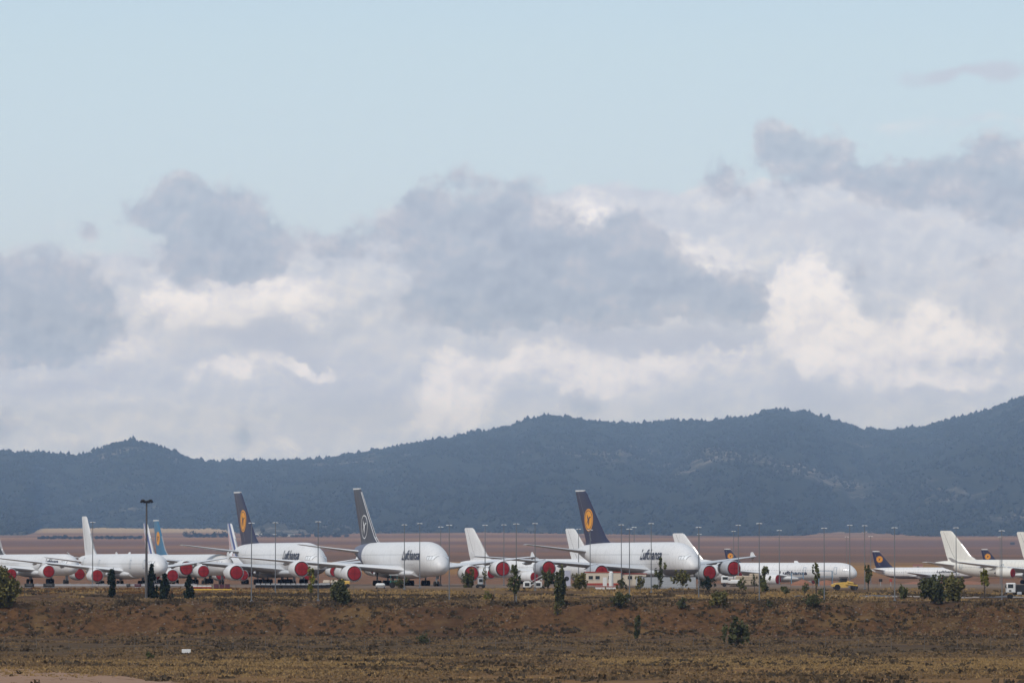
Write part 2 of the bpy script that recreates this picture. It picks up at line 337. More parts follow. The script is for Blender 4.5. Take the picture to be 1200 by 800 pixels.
tag(grid('ground', U, Dr, lambda u, d: u * (np.maximum(d, 0) + 160), lambda x, d, u: gz(x, d), ground_material()), kind='structure')

# bare earth track in the near left corner
def strip(name, pts, m, lift=.03, nseg=160, nw=8):
    """ribbon over the ground; pts = list of (x_left, x_right) by D"""
    Ds = np.linspace(pts[0][0], pts[-1][0], nseg); l = np.interp(Ds, [p[0] for p in pts], [p[1] for p in pts]); r = np.interp(Ds, [p[0] for p in pts], [p[2] for p in pts])
    r = r + (fbm(Ds / 5, Ds * 0, 3, 3) - .5) * 5; l = l + (fbm(Ds / 5, Ds * 0, 5, 3) - .5) * 1
    k = np.linspace(0, 1, nw * 12)[None]; x = l[:, None] * (1 - k) + r[:, None] * k; d = np.repeat(Ds[:, None], k.shape[1], 1)
    z = gz(x, d) + lift; v = np.stack([x, d, z], -1).reshape(-1, 3); nu = k.shape[1]
    i = np.arange(nseg - 1)[:, None] * nu + np.arange(nu - 1)[None]; f = np.stack([i, i + 1, i + nu + 1, i + nu], -1).reshape(-1, 4)
    return raw_mesh(name, v, f, m, smooth=True)
tag(strip('dirt_track', [(560, -120, -34), (600, -120, -36), (630, -120, -42), (655, -120, -50), (675, -120, -58), (700, -120, -66), (718, -120, -80)], mat('track_earth', (.27, .150, .085), .95, var=.22, vscale=.35)), kind='structure')
# pale service road edge on the right, above the bank
def lane(name, x0, x1, dfun, wid, m, lift=.05, n=220):
    xs = np.linspace(x0, x1, n); d0 = dfun(xs); rows = np.stack([d0 + wid * k for k in (0, .33, .66, 1)]); x = np.repeat(xs[None], 4, 0)
    z = gz(x, rows) + lift; v = np.stack([x, rows, z], -1).reshape(-1, 3); i = np.arange(3)[:, None] * n + np.arange(n - 1)[None]
    return raw_mesh(name, v, np.stack([i, i + 1, i + n + 1, i + n], -1).reshape(-1, 4), m, smooth=True)
conc = mat('pale_concrete', (.36, .33, .31), .9, var=.15, vscale=.8)
tag(lane('service_road', 62, 190, lambda x: 1128 + (x - 62) * -.18, 9, mat('asphalt', (.085, .08, .082), .9, var=.2, vscale=.4), .09), kind='structure')
kb = MB()
for i in range(64):
    x0 = 62 + i * 1.6; d0 = 1126 + (x0 - 62) * -.20
    if 24 < i < 29: continue
    kb.box((x0 + .79, d0 + .16, gzf(x0 + .8, d0) + .06), (1.56, .3, .3), R(-11), .03)
tag(kb.build('kerb', conc), kind='structure')

# ------------------------------------------------------------------ hills
RIDGE = [(-700, 500), (-300, 515), (-100, 526), (0, 530), (50, 532), (90, 535), (112, 530), (135, 522), (150, 518), (168, 520), (190, 527), (212, 533), (236, 540), (255, 543), (262, 542), (290, 541), (350, 541), (385, 539), (400, 536), (450, 528), (500, 518),
         (550, 509), (575, 504), (600, 499), (620, 492), (640, 488.5), (660, 489), (680, 493), (720, 497), (770, 496), (830, 493), (880, 489), (900, 482), (915, 480), (950, 485), (978, 493), (1010, 503), (1040, 506), (1080, 502), (1120, 492), (1160, 480), (1200, 466), (1240, 455), (1400, 430), (1900, 470)]
FOOT = [(-700, 624), (-10, 626.5), (30, 626.5), (40, 624), (48, 619), (120, 618.5), (200, 619.5), (260, 620.5), (276, 624), (300, 627.5), (400, 627.5), (414, 625), (560, 625), (640, 626.5), (740, 627), (860, 628), (940, 627), (975, 624.5), (1010, 623.8), (1050, 626), (1090, 627.8), (1200, 628), (1900, 626)]
def hill_z(x, d, px):
    ry = np.interp(px, [a for a, b in RIDGE], [b for a, b in RIDGE]); fy = np.interp(px, [a for a, b in FOOT], [b for a, b in FOOT])
    dr = 30000 + (fbm(px / 190, px * 0, 4, 2) - .5) * 3000 - 2400 * np.clip((258 - px) / 60, 0, 1)
    # foot distance: where the plain shows at fy
    dd = np.arange(3500, 22000, 80.); yy = HOR - (np.interp(dd, GDx, GDy) - CAMZ) * F / dd
    df = np.interp(-fy, -yy, dd)
    zr = CAMZ + (HOR - ry) / F * dr; zf = np.interp(df, GDx, GDy)
    return dr, df, zr, zf
def hills():
    PX = np.concatenate([np.arange(-2000, -300, 30), np.arange(-300, 1500, 2.5), np.arange(1500, 3200, 30)]); T = np.concatenate([np.linspace(0, 1, 110), np.linspace(1.02, 1.7, 14)])
    p, tt = np.meshgrid(PX, T); dr, df, zr, zf = hill_z(None, None, p)
    d = df - 120 + (dr - df + 120) * tt; k = np.clip(tt, 0, 1)
    prof = k ** 1.25 * (1 + .10 * np.sin(k * math.pi))
    relief = (np.abs(fbm(p / 75 + k * .8, k * 1.6, 40, 4) - .5) * -1.2 + fbm(p / 210, k * 2.2, 44, 3) - .35)
    z = zf - 6 + (zr - zf + 6) * prof + relief * 170 * np.sin(np.pi * k) ** .8 * np.clip((zr - zf) / 700, .3, 1)
    z = np.where(tt > 1, zr - (tt - 1) * 600, z)
    z = z + (fbm(p / 5, tt * 60, 50, 3) - .5) * 15 * (k > .02)
    x = (p - 600) / F * d
    v = np.stack([x, d, z], -1).reshape(-1, 3); nu, nd = len(PX), len(T); i = np.arange(nd - 1)[:, None] * nu + np.arange(nu - 1)[None]
    m = bpy.data.materials.new('hillside'); m.use_nodes = True; t = NT(m.node_tree); b = m.node_tree.nodes['Principled BSDF']
    pos = t.new('ShaderNodeNewGeometry').outputs['Position']
    n1 = t.noise(pos, .0011, 5, .6)[0]; n2 = t.noise(pos, .008, 5, .65)[0]; n3 = t.noise(t.vmath('MULTIPLY', pos, (1, .4, 3.0)), .0010, 5, .6)[0]
    c = t.mix(t.step(n2, .35, .65), (.028, .034, .024), (.044, .048, .034))
    c = t.mix(t.math('MULTIPLY', t.step(n3, .57, .70), t.step(n2, .42, .6, .1, .9)), c, (.25, .225, .20))
    t.put(b.inputs['Base Color'], c); b.inputs['Roughness'].default_value = 1; b.inputs['Specular IOR Level'].default_value = 0
    tag(raw_mesh('hills', v, np.stack([i, i + 1, i + nu + 1, i + nu], -1).reshape(-1, 4), m, smooth=True), kind='structure')
    # pine forest over the slopes: tens of thousands of crowns, one mass
    V = z.reshape(nd, nu); Xg = x; Dg = d
    n = 80000
    pc = nrg.uniform(-120, 1320, n); tcx = np.concatenate([nrg.uniform(.015, 1.0, n - 9000), nrg.uniform(.93, 1.01, 9000)])
    keep = (fbm(pc / 22, tcx * 24, 70, 3) > .40) & (fbm(pc / 6, tcx * 50, 72, 2) > .34); pc = pc[keep]; tcx = tcx[keep]
    iu = np.clip(np.searchsorted(PX, pc) - 1, 0, nu - 2); it = np.clip(np.searchsorted(T, tcx) - 1, 0, nd - 2)
    a = (pc - PX[iu]) / (PX[iu + 1] - PX[iu]); c2 = (tcx - T[it]) / (T[it + 1] - T[it])
    def bl(A): return (A[it, iu] * (1 - a) + A[it, iu + 1] * a) * (1 - c2) + (A[it + 1, iu] * (1 - a) + A[it + 1, iu + 1] * a) * c2
    cx, cy, cz = bl(Xg), bl(Dg), bl(V)
    size = nrg.uniform(.55, 1.25, len(cx)); big = (tcx > .93); size = size * np.where(big, 1.0, .95); size *= 1 + 0.8 * (nrg.random(len(cx)) > .96) * nrg.random(len(cx)) + .9 * (big & (nrg.random(len(cx)) > .90))
    base = np.array([(1, 0, .0), (.3, .95, .1), (-.8, .6, -.05), (-.8, -.6, .08), (.3, -.95, -.1), (0, 0, 1.05), (0, 0, -.75), (.55, .3, .7), (-.5, -.2, .75)]) * np.array([5.6, 5.6, 7.2])
    fc = np.array([(0, 1, 7), (1, 2, 5), (2, 3, 8), (3, 4, 8), (4, 0, 7), (1, 5, 7), (2, 8, 5), (4, 7, 8), (7, 5, 8), (1, 0, 6), (2, 1, 6), (3, 2, 6), (4, 3, 6), (0, 4, 6)])
    rot = nrg.uniform(0, 6.28, len(cx)); jit = nrg.uniform(.65, 1.35, (len(cx), 9, 3)); vb = base[None] * jit * size[:, None, None]
    xr = vb[..., 0] * np.cos(rot)[:, None] - vb[..., 1] * np.sin(rot)[:, None]; yr = vb[..., 0] * np.sin(rot)[:, None] + vb[..., 1] * np.cos(rot)[:, None]
    vv = np.stack([xr + cx[:, None], yr + cy[:, None], vb[..., 2] + (cz + 5.0 * size)[:, None]], -1).reshape(-1, 3)
    ff = (fc[None] + (np.arange(len(cx)) * 9)[:, None, None]).reshape(-1, 3)
    tag(raw_mesh('pine_forest', vv, ff, mat('pine_foliage', (.034, .040, .028), .95, var=.3, vscale=.003, spec=.05)), 'dark pine forest covering the hazy blue hills behind the airfield', 'forest', kind='stuff')
hills()

# ------------------------------------------------------------------ haze
def haze():
    b = MB(); b.box((0, 22800, 694), (44000, 47600, 1412))
    m = bpy.data.materials.new('haze_air'); m.use_nodes = True; n = m.node_tree; n.nodes.clear()
    out = n.nodes.new('ShaderNodeOutputMaterial'); v = n.nodes.new('ShaderNodeVolumePrincipled')
    v.inputs['Color'].default_value = HAZE_COL; v.inputs['Density'].default_value = HAZE_D; v.inputs['Anisotropy'].default_value = .0
    v.inputs['Absorption Color'].default_value = (1, 1, 1, 1)
    n.links.new(v.outputs[0], out.inputs['Volume'])
    tag(b.build('haze', m), kind='stuff')
HAZE_D = 3.25e-5; HAZE_COL = (.39, .585, 1.0, 1)
haze()
# ------------------------------------------------------------------ airliners
def paint(name, c, rough=.45, belly=None, belly_z=0., tail=None, tail_x=0., windows=None, var=.05):
    """aircraft paint: object coordinates x forward, z up; real colour areas of the livery only"""
    if name in MATS: return MATS[name]
    m = bpy.data.materials.new(name); m.use_nodes = True; t = NT(m.node_tree); b = m.node_tree.nodes['Principled BSDF']
    pos = t.new('ShaderNodeTexCoord').outputs['Object']; x, y, z = t.sep(pos)
    n = t.noise(t.vmath('MULTIPLY', pos, (.5, 1, 1.6)), .8, 5, .6)[0]
    cc = t.mix(n, tuple(v * (1 - var) for v in c), tuple(min(.84, v * (1 + var)) for v in c))
    streak = t.noise(t.vmath('MULTIPLY', pos, (1.5, 1, .22)), 1.1, 5, .65)[0]
    cc = t.mix(t.step(streak, .48, .70, 0, .34), cc, tuple(v * .66 for v in c))
    # frames and panel joints: fine, slightly grimy lines round the barrel
    fr = t.math('FRACT', t.math('MULTIPLY', x, 1 / 5.6)); cc = t.mix(t.step(t.math('ABSOLUTE', t.math('SUBTRACT', fr, .5)),   .0, .014, .45, 0), cc, (.3, .3, .31))
    if windows:
        for (zc, x0, x1) in windows:
            dz = t.step(t.math('ABSOLUTE', t.math('SUBTRACT', z, zc)), .13, .19, 1, 0)
            fx = t.math('FRACT', t.math('MULTIPLY', x, 1 / .64)); dx = t.step(t.math('ABSOLUTE', t.math('SUBTRACT', fx, .5)), .15, .22, 1, 0)
            inx = t.math('MULTIPLY', t.math('LESS_THAN', x, -x0), t.math('GREATER_THAN', x, -x1))
            cc = t.mix(t.math('MULTIPLY', t.math('MULTIPLY', dz, dx), t.math('MULTIPLY', inx, .55)), cc, (.10, .11, .13))
    if belly: cc = t.mix(t.step(z, belly_z - .03, belly_z + .03, 1, 0), cc, belly)
    if tail: cc = t.mix(t.step(x, -tail_x - .05, -tail_x + .05, 1, 0), cc, tail)
    t.put(b.inputs['Base Color'], cc); b.inputs['Roughness'].default_value = rough; b.inputs['Specular IOR Level'].default_value = .5; b.inputs['Coat Weight'].default_value = 0
    MATS[name] = m; return m
WHITE = (.70, .70, .71)
M_white = paint('white_paint', WHITE)
M_wing = mat('wing_grey', (.50, .52, .55), .4, var=.08)
M_wingw = mat('wing_pale', (.66, .67, .69), .4, var=.08)
M_navy = mat('navy_paint', (.022, .024, .062), .35, var=.12)
M_night = mat('dark_blue_grey_paint', (.040, .041, .060), .35, var=.12)
M_yellow = mat('yellow_paint', (.80, .33, .025), .4, var=.05)
M_red = mat('red_cover_cloth', (.31, .014, .020), .75, var=.18, vscale=1.2, bump=.15)
M_redd = mat('dark_red_webbing', (.16, .01, .014), .8)
M_metal = mat('bare_metal', (.45, .45, .46), .35, .8, var=.15)
M_dark = mat('dark_metal', (.03, .03, .034), .5, .3)
M_tyre = mat('tyre_rubber', (.018, .018, .02), .9)
M_foil = mat('bright_foil', (.82, .84, .86), .35, .2, var=.04)
M_gear = mat('gear_grey', (.35, .36, .38), .5)
M_gasket = mat('door_outline_blue', (.16, .26, .36), .5)
M_ltblue = mat('sky_blue_paint', (.032, .15, .28), .35, var=.1)
M_title = mat('navy_lettering', (.014, .016, .045), .4, var=.02)
M_titleb = mat('blue_lettering', (.04, .17, .36), .4, var=.02)

def foil(n=9):
    up = [(0, 0), (.02, .35), (.08, .72), (.2, .96), (.35, 1), (.55, .86), (.78, .48), (.93, .17), (1, .02)]
    return up + [(c, -h * .75) for c, h in reversed(up[1:-1])]
FOIL = foil()
def foil_half(u):
    xs = [p[0] for p in FOIL[:9]]; hs = [p[1] for p in FOIL[:9]]; return float(np.interp(u, xs, hs))
def wing_mb(st, side):
    """st: (y, s_le, chord, z, thick)"""
    b = MB(); rings = []
    for (y, s, c, z, th) in st:
        r = [(-(s + u * c), side * y, z + h * th / 2 - u * c * .02) for u, h in FOIL]
        if side > 0: r.reverse()
        rings.append(r)
    return b.loft(rings)
SPEC = {
 'a380': dict(fus=[(0, 4.55, .1, .1), (.12, 4.57, .6, .55), (.5, 4.65, 1.15, 1.1), (1.2, 4.85, 1.7, 1.7), (2.4, 5.2, 2.3, 2.45), (4, 5.65, 2.85, 3.1), (6, 6.05, 3.22, 3.62), (8.5, 6.35, 3.48, 4.02), (11, 6.48, 3.56, 4.17), (15, 6.5, 3.57, 4.2), (46, 6.5, 3.57, 4.2), (50, 6.7, 3.5, 4.02), (54, 7.05, 3.25, 3.65), (58, 7.5, 2.85, 3.1), (62, 7.95, 2.3, 2.5), (66, 8.35, 1.6, 1.8), (69, 8.6, 1.0, 1.15), (70.8, 8.7, .5, .6), (71.2, 8.72, .2, .25)],
    wing=[(2.0, 20.5, 22.0, 3.7, 2.5), (3.6, 22.2, 19.8, 3.9, 2.4), (8, 25.4, 16.2, 4.35, 1.9), (14, 29.4, 12.6, 4.9, 1.4), (20, 33.4, 10.6, 5.45, 1.05), (27, 38.1, 8.1, 6.1, .75), (34, 42.8, 5.7, 6.75, .5), (39.2, 46.4, 4.0, 7.2, .3)], fence=(39.3, 47.2, 7.2, 1.15, .9),
    stab=[(1.0, 60, 9.0, 8.3, .9), (6, 63.2, 6.6, 9.0, .6), (15.1, 69.3, 3.3, 10.3, .25)],
    fin=[(9.4, 46.5, 20.5, .9), (10.7, 51.0, 15.3, 1.0), (12.0, 53.5, 13.3, 1.0), (17, 58.9, 10.6, .8), (23.4, 65.6, 7.0, .5), (24.05, 66.6, 6.2, .36), (24.2, 67.6, 4.8, .2)],
    eng=[(14.9, 23.6, 3.05, 4.15, 6.6), (25.7, 31.8, 4.15, 4.15, 6.6)], cover=.77, nose=(5.5, .55, 1), gear=[(6.2, 33, 2, 2), (2.7, 35.5, 3, 2)], leg=4.2, cock=(2.1, 4.4, 6.35, 7.25), L=70.4, doors=[(10, 4.9, 5.5), (19, 4.9, 5.5), (47.5, 4.9, 5.5), (56, 5.6, 5.5)]),
 'a346': dict(fus=[(0, 4.3, .08, .08), (.12, 4.32, .6, .6), (.5, 4.42, 1.15, 1.15), (1.2, 4.6, 1.65, 1.7), (2.4, 4.85, 2.2, 2.25), (4, 5.0, 2.58, 2.6), (6, 5.05, 2.78, 2.78), (9, 5.05, 2.82, 2.82), (57, 5.05, 2.82, 2.82), (61, 5.25, 2.6, 2.6), (65, 5.65, 2.15, 2.1), (69, 6.1, 1.5, 1.5), (72, 6.4, .95, 1.0), (74.5, 6.6, .45, .5), (75, 6.62, .15, .2)],
    wing=[(2.0, 24.5, 14.2, 3.7, 1.6), (3, 25.5, 13.2, 3.8, 1.5), (9.4, 29.8, 9.3, 4.55, 1.05), (19, 36.2, 6.3, 5.7, .65), (27, 41.6, 4.2, 6.65, .42), (30.4, 43.8, 3.1, 7.1, .3)], winglet=(30.4, 43.9, 7.1, 3.0, 1.4),
    stab=[(.8, 65, 6.2, 5.9, .6), (5, 67.6, 4.6, 6.45, .45), (9.8, 70.8, 2.5, 7.1, .22)],
    fin=[(7.3, 55.5, 14.5, .5), (7.9, 58.5, 11.3, .62), (9.2, 60.9, 9.5, .62), (13, 64.3, 7.3, .5), (16.9, 67.9, 5.0, .34), (17.3, 68.8, 3.8, .2)],
    eng=[(9.4, 23.4, 2.6, 3.3, 5.8), (19.4, 31.0, 3.6, 3.3, 5.8)], cover=.80, nose=(6.5, .5, 1), gear=[(5.3, 36, 2, 2), (0.0, 37, 1, 2)], leg=3.2, cock=(1.5, 3.4, 5.3, 6.0), L=75.3, doors=[(5.6, 4.3, 4.9), (17.5, 4.3, 4.9), (46, 4.3, 4.9), (62.5, 4.9, 5.4)]),
 'a320': dict(fus=[(0, 3.15, .06, .06), (.12, 3.17, .4, .4), (.5, 3.25, .8, .8), (1.1, 3.42, 1.2, 1.2), (2.2, 3.68, 1.62, 1.68), (4, 3.85, 1.88, 1.95), (6, 3.9, 1.975, 2.07), (27, 3.9, 1.975, 2.07), (30, 4.1, 1.8, 1.85), (33, 4.5, 1.25, 1.35), (36, 4.9, .6, .7), (37.4, 5.05, .2, .25)],
    wing=[(1.4, 11.5, 7.4, 2.7, .9), (6.4, 14.8, 4.2, 3.15, .5), (16.6, 20.6, 1.7, 4.1, .2)], fence=(16.7, 21.0, 4.1, .6, .6),
    stab=[(.5, 31.8, 3.8, 4.8, .35), (6.2, 34.8, 1.7, 5.4, .15)],
    fin=[(5.6, 27.4, 8.0, .4), (6.1, 29.3, 6.3, .42), (7, 30.4, 5.6, .4), (11.2, 34.0, 2.9, .22), (11.76, 34.6, 2.2, .14)],
    eng=[(5.75, 10.6, 1.75, 2.2, 4.2)], cover=.80, nose=(5, .4, 1), gear=[(3.8, 17.7, 1, 2)], leg=2.2, cock=(1.2, 2.6, 4.2, 4.8), L=37.6, doors=[(4.8, 3.3, 2.8), (32.0, 3.8, 3.2)]),
}
SPEC['a343'] = None
def side_y(fus, s, z):
    S = [r[0] for r in fus]; zc = np.interp(s, S, [r[1] for r in fus]); hw = np.interp(s, S, [r[2] for r in fus]); hh = np.interp(s, S, [r[3] for r in fus])
    k = 1 - ((z - zc) / hh) ** 2
    return hw * math.sqrt(max(k, .02))
def patch(b, fus, s0, s1, z0, z1, side, off=.035, n=5, mcut=0.):
    vs = []; fs = []
    for i in range(n + 1):
        for j in range(n + 1):
            s = s0 + (s1 - s0) * i / n; z = z0 + (z1 - z0) * j / n
            vs.append((-s, side * (side_y(fus, s, z) + off), z))
    for i in range(n):
        for j in range(n):
            a = i * (n + 1) + j; q = (a, a + n + 1, a + n + 2, a + 1); fs.append(q if side < 0 else tuple(reversed(q)))
    b.add(vs, fs)
def text_mesh(txt, h, width=None, shear=.16, bold=.018):
    cu = bpy.data.curves.new('lettering', 'FONT'); cu.body = txt; cu.size = 1; cu.shear = shear; cu.offset = bold; cu.resolution_u = 2; cu.space_character = 1.0
    o = bpy.data.objects.new('lettering', cu); col.objects.link(o); dg = bpy.context.evaluated_depsgraph_get(); dg.update()
    me = bpy.data.meshes.new_from_object(o.evaluated_get(dg)); bpy.data.objects.remove(o); bpy.data.curves.remove(cu)
    v = np.array([p.co[:2] for p in me.vertices]); f = [tuple(p.vertices) for p in me.polygons]
    bpy.data.meshes.remove(me)
    H = v[:, 1].max() - 0; v[:, 1] *= h / H; v[:, 0] -= v[:, 0].min(); W = v[:, 0].max()
    if width: v[:, 0] *= width / W
    else: v[:, 0] *= h / H
    return v, f
CRANE = [[(.86, .40), (.50, .30), (.08, -.02), (-.35, -.38), (-.72, -.62), (-.40, -.22), (-.22, -.06), (.06, .16), (.46, .44)],
         [(.12, .08), (-.10, .42), (-.42, .70), (-.34, .34), (-.20, .02), (-.02, -.10)],
         [(.10, -.02), (-.06, -.40), (.02, -.72), (.22, -.42), (.30, -.06), (.26, .12)]]
def airliner(kind, px, D, theta, label, livery='white', group=None, title=None, engines=None, gz_off=0., nose_mark=False, gears=True, doors=False, cut_cover=True, port_engines=True, name='parked_airliner'):
    sp = SPEC[kind]; fus = sp['fus']; x0 = X_(px, D)
    th = R(theta); root = empty(name, (x0, D, max(gzf(x0, D), -1.9) + gz_off), th - R(90))
    tag(root, label, 'airliner', group)
    W = [(7.6, 9, 57), (5.2, 13, 57)] if kind == 'a380' else ([(5.45, 7, 64)] if kind != 'a320' else [(4.25, 5.5, 31)])
    body = {'white': paint('fuselage_white_' + kind, WHITE, windows=W),
            'old': paint('fuselage_grey_belly_' + kind, WHITE, belly=(.19, .195, .215), belly_z={'a380': 3.9, 'a346': 3.6, 'a320': 2.9}[kind], windows=W),
            'new': paint('fuselage_dark_tail_' + kind, WHITE, tail=(.12, .13, .19), tail_x={'a380': 56.5, 'a346': 62, 'a320': 33}[kind], windows=W),
            'cream': paint('fuselage_cream_' + kind, (.72, .70, .65), windows=W)}[{'blue': 'white', 'tricolour': 'white'}.get(livery, livery)]
    n = 28; b = MB(); rings = []
    for (s, zc, hw, hh) in fus: rings.append([(-s, hw * math.cos(2 * math.pi * i / n), zc + hh * math.sin(2 * math.pi * i / n)) for i in range(n)])
    b.loft(rings); fo = b.build('fuselage', body, root, True, 60)
    # belly fairing
    w0 = sp['wing'][1]; b = MB(); r = []
    wz = fus[9 if kind == 'a380' else 7][1] if kind != 'a320' else 3.9; bot = wz - (4.2 if kind == 'a380' else 2.82 if kind == 'a346' else 2.07)
    hwf = 3.57 if kind == 'a380' else 2.82 if kind == 'a346' else 1.975
    for (k, f1) in ((-.35, .3), (-.1, .8), (.15, 1), (.7, 1), (1.0, .8), (1.25, .3)):
        s = w0[1] + k * w0[2]
        r.append([(-s, hwf * (.72 + .34 * f1) * math.cos(a), bot + .75 + (.75 + .5 * f1) * math.sin(a)) for a in [2 * math.pi * i / 20 for i in range(20)]])
    b.loft(r).build('belly_fairing', MATS['wing_grey'] if livery == 'old' else M_wingw, root, True, 60)
    wm = M_wing if livery == 'old' else M_wingw
    for side in (-1, 1):
        wb = wing_mb(sp['wing'], side).build('wing', wm, root, True, 50)
        if 'fence' in sp:
            y, s, z, up, dn = sp['fence']; f_ = MB(); yy = side * y
            pts = [(-s, z), (-s - 1.6, z + up), (-s - 2.6, z + up * .95), (-s - 3.1, z), (-s - 2.5, z - dn * .8), (-s - 1.5, z - dn * .8)]
            if kind == 'a320': pts = [(-s + (p - (-s)) * .45, q) for p, q in pts]
            f_.loft([[(p, yy - side * .06, q) for p, q in pts], [(p, yy + side * .06, q) for p, q in pts]]); f_.build('wingtip_fence', M_white, wb)
        if 'winglet' in sp:
            y, s, z, c, h = sp['winglet']; f_ = MB()
            A = [(-s - .3, side * y, z), (-s - c, side * y, z + .02), (-s - c - .8, side * (y + 1.0), z + h), (-s - c + .4, side * (y + 1.0), z + h)]
            f_.loft([[(p[0], p[1] - .05, p[2]) for p in A], [(p[0], p[1] + .05, p[2]) for p in A]]); f_.build('winglet', M_white, wb)
        for q in range(3 if kind != 'a320' else 2):     # flap track fairings
            y = sp['wing'][-1][0] * (.26 + .2 * q); le = np.interp(y, [a[0] for a in sp['wing']], [a[1] for a in sp['wing']]); ch = np.interp(y, [a[0] for a in sp['wing']], [a[2] for a in sp['wing']]); zz = np.interp(y, [a[0] for a in sp['wing']], [a[3] for a in sp['wing']])
            f_ = MB(); k = 1.0 if kind == 'a380' else .7
            f_.loft([[(-(le + ch * .5 + dx * k), side * y + rr * k * math.cos(a), zz - .35 * k + dz * k + rr * k * 1.3 * math.sin(a)) for a in [2 * math.pi * i / 8 for i in range(8)]] for dx, rr, dz in ((0, .05, .1), (1.2, .32, -.1), (4.2, .36, -.25), (6.6, .08, -.2))])
            f_.build('flap_fairing', wm, wb, True, 60)
        wing_mb(sp['stab'], side).build('tailplane', wm, root, True, 50)
    # fin
    b = MB(); rings = []
    for (z, s, c, thk) in sp['fin']: rings.append([(-(s + u * c), (h if h >= 0 else h / .75) * thk / 2, z) for u, h in FOIL])
    b.loft(rings)
    if livery in ('old',): fm = M_navy
    elif livery == 'new': fm = M_night
    elif livery == 'blue': fm = M_ltblue
    elif livery == 'tricolour': fm = stripe_mat()
    else: fm = M_white if livery == 'white' else MATS['fuselage_cream_' + kind]
    fin = b.build('tail_fin', fm, root, True, 50)
    fz = [q[0] for q in sp['fin']]; fl = [q[1] for q in sp['fin']]; fc_ = [q[2] for q in sp['fin']]; ft = [q[3] for q in sp['fin']]
    def fin_pt(s, z, side, off):
        le = np.interp(z, fz, fl); c = np.interp(z, fz, fc_); tk = np.interp(z, fz, ft); u = (s - le) / c
        return (-s, side * (foil_half(min(max(u, 0), 1)) * tk / 2 + off), z)
    # bright leading edge and a pale cap at the tip
    if livery in ('new', 'blue', 'old'):
        f_ = MB(); zt = sp['fin'][-1][0]; k = -1
        q = sp['fin'][-2]; f_.box((-(q[1] + q[2] * .52), 0, zt - .02), (q[2] * .85, q[3] * 1.3, .34)); f_.build('fin_cap', M_white, fin)
    if livery in ('new', 'blue', 'white', 'cream', 'tricolour'):
        f_ = MB(); zs = np.linspace(sp['fin'][0][0] + .2, sp['fin'][-3][0], 12); wd = {'new': .06}.get(livery, .035)
        rr = []
        for z in zs:
            le = np.interp(z, fz, fl); c = np.interp(z, fz, fc_); tk = np.interp(z, fz, ft)
            rr.append([(-(le + wd * c), -(foil_half(wd) * tk / 2 + .03), z), (-(le - .05), 0, z), (-(le + wd * c), foil_half(wd) * tk / 2 + .03, z)])
        f_.loft(rr, cap=True); f_.build('leading_edge', M_metal if livery not in ('new',) else M_white, fin)
    # rudder line
    f_ = MB()
    for side in (-1, 1):
        vs = []
        for z in np.linspace(sp['fin'][1][0] + .5, sp['fin'][-2][0], 8):
            le = np.interp(z, fz, fl); c = np.interp(z, fz, fc_)
            for du in (0, .012): vs.append(fin_pt(le + c * (.70 + du), z, side, .02))
        f_.add(vs, [(2 * i, 2 * i + 1, 2 * i + 3, 2 * i + 2) for i in range(7)])
    f_.build('rudder_hinge', M_dark if livery in ('white', 'cream') else M_gear, fin)
    if livery in ('old', 'new', 'blue'):
        zc, rad = {'a380': (16.6 if livery == 'old' else 14.6, 2.9), 'a346': (12.3, 1.9), 'a320': (8.9, 1.2)}[kind]
        le = np.interp(zc, fz, fl); c = np.interp(zc, fz, fc_); sc_ = le + c * .50
        disc, mk = MB(), MB()
        for side in (-1, 1):
            def P(u, v, off): return fin_pt(sc_ - u * rad, zc + v * rad, side, off)
            if livery != 'new':
                vs = [P(0, 0, .04)]; fs = []
                for k in range(1, 5):
                    for i in range(28): a = 2 * math.pi * i / 28; vs.append(P(k / 4 * math.cos(a), k / 4 * math.sin(a), .04))
                for i in range(28):
                    fs.append((0, 1 + i, 1 + (i + 1) % 28))
                    for k in range(3): a0 = 1 + k * 28; fs.append((a0 + i, a0 + 28 + i, a0 + 28 + (i + 1) % 28, a0 + (i + 1) % 28))
                disc.add(vs, fs)
            r0, r1 = (.80, .87) if livery != 'new' else (.93, 1.03)
            vs = []
            for i in range(32):
                a = 2 * math.pi * i / 32
                for r in (r0, r1): vs.append(P(r * math.cos(a), r * math.sin(a), .07))
            if livery != 'blue': mk.add(vs, [(2 * i, 2 * i + 1, (2 * i + 3) % 64, (2 * i + 2) % 64) for i in range(32)])
            for poly in CRANE:
                pts = [(u * (.72 if livery != 'new' else .85), v * (.72 if livery != 'new' else .85)) for u, v in poly]
                cu_ = sum(p[0] for p in pts) / len(pts); cv_ = sum(p[1] for p in pts) / len(pts)
                mk.add([P(cu_, cv_, .09)] + [P(u, v, .09) for u, v in pts], [(0, 1 + i, 1 + (i + 1) % len(pts)) for i in range(len(pts))])
        if livery != 'new': disc.build('emblem', M_yellow, fin)
        mk.build('crane_mark' if livery != 'blue' else 'emblem_mark', M_navy if livery != 'new' else M_white, fin)
    # title lettering on both sides
    if title:
        txt, s_a, s_b, zc, h, tm = title; v, f = text_mesh(txt, h, abs(s_b - s_a)); b = MB()
        for side in (-1, 1):
            vs = []; b = MB()
            for (u, q) in v:
                s = (s_b - u) if side < 0 else (s_a + u); z = zc - h / 2 + q
                vs.append((-s, side * (side_y(fus, s, z) + .15), z))
            b.add(vs, f).build('title_lettering', tm, root)
    # cockpit glazing (foil-covered) and its frame line
    s0, s1, z0, z1 = sp['cock']; 
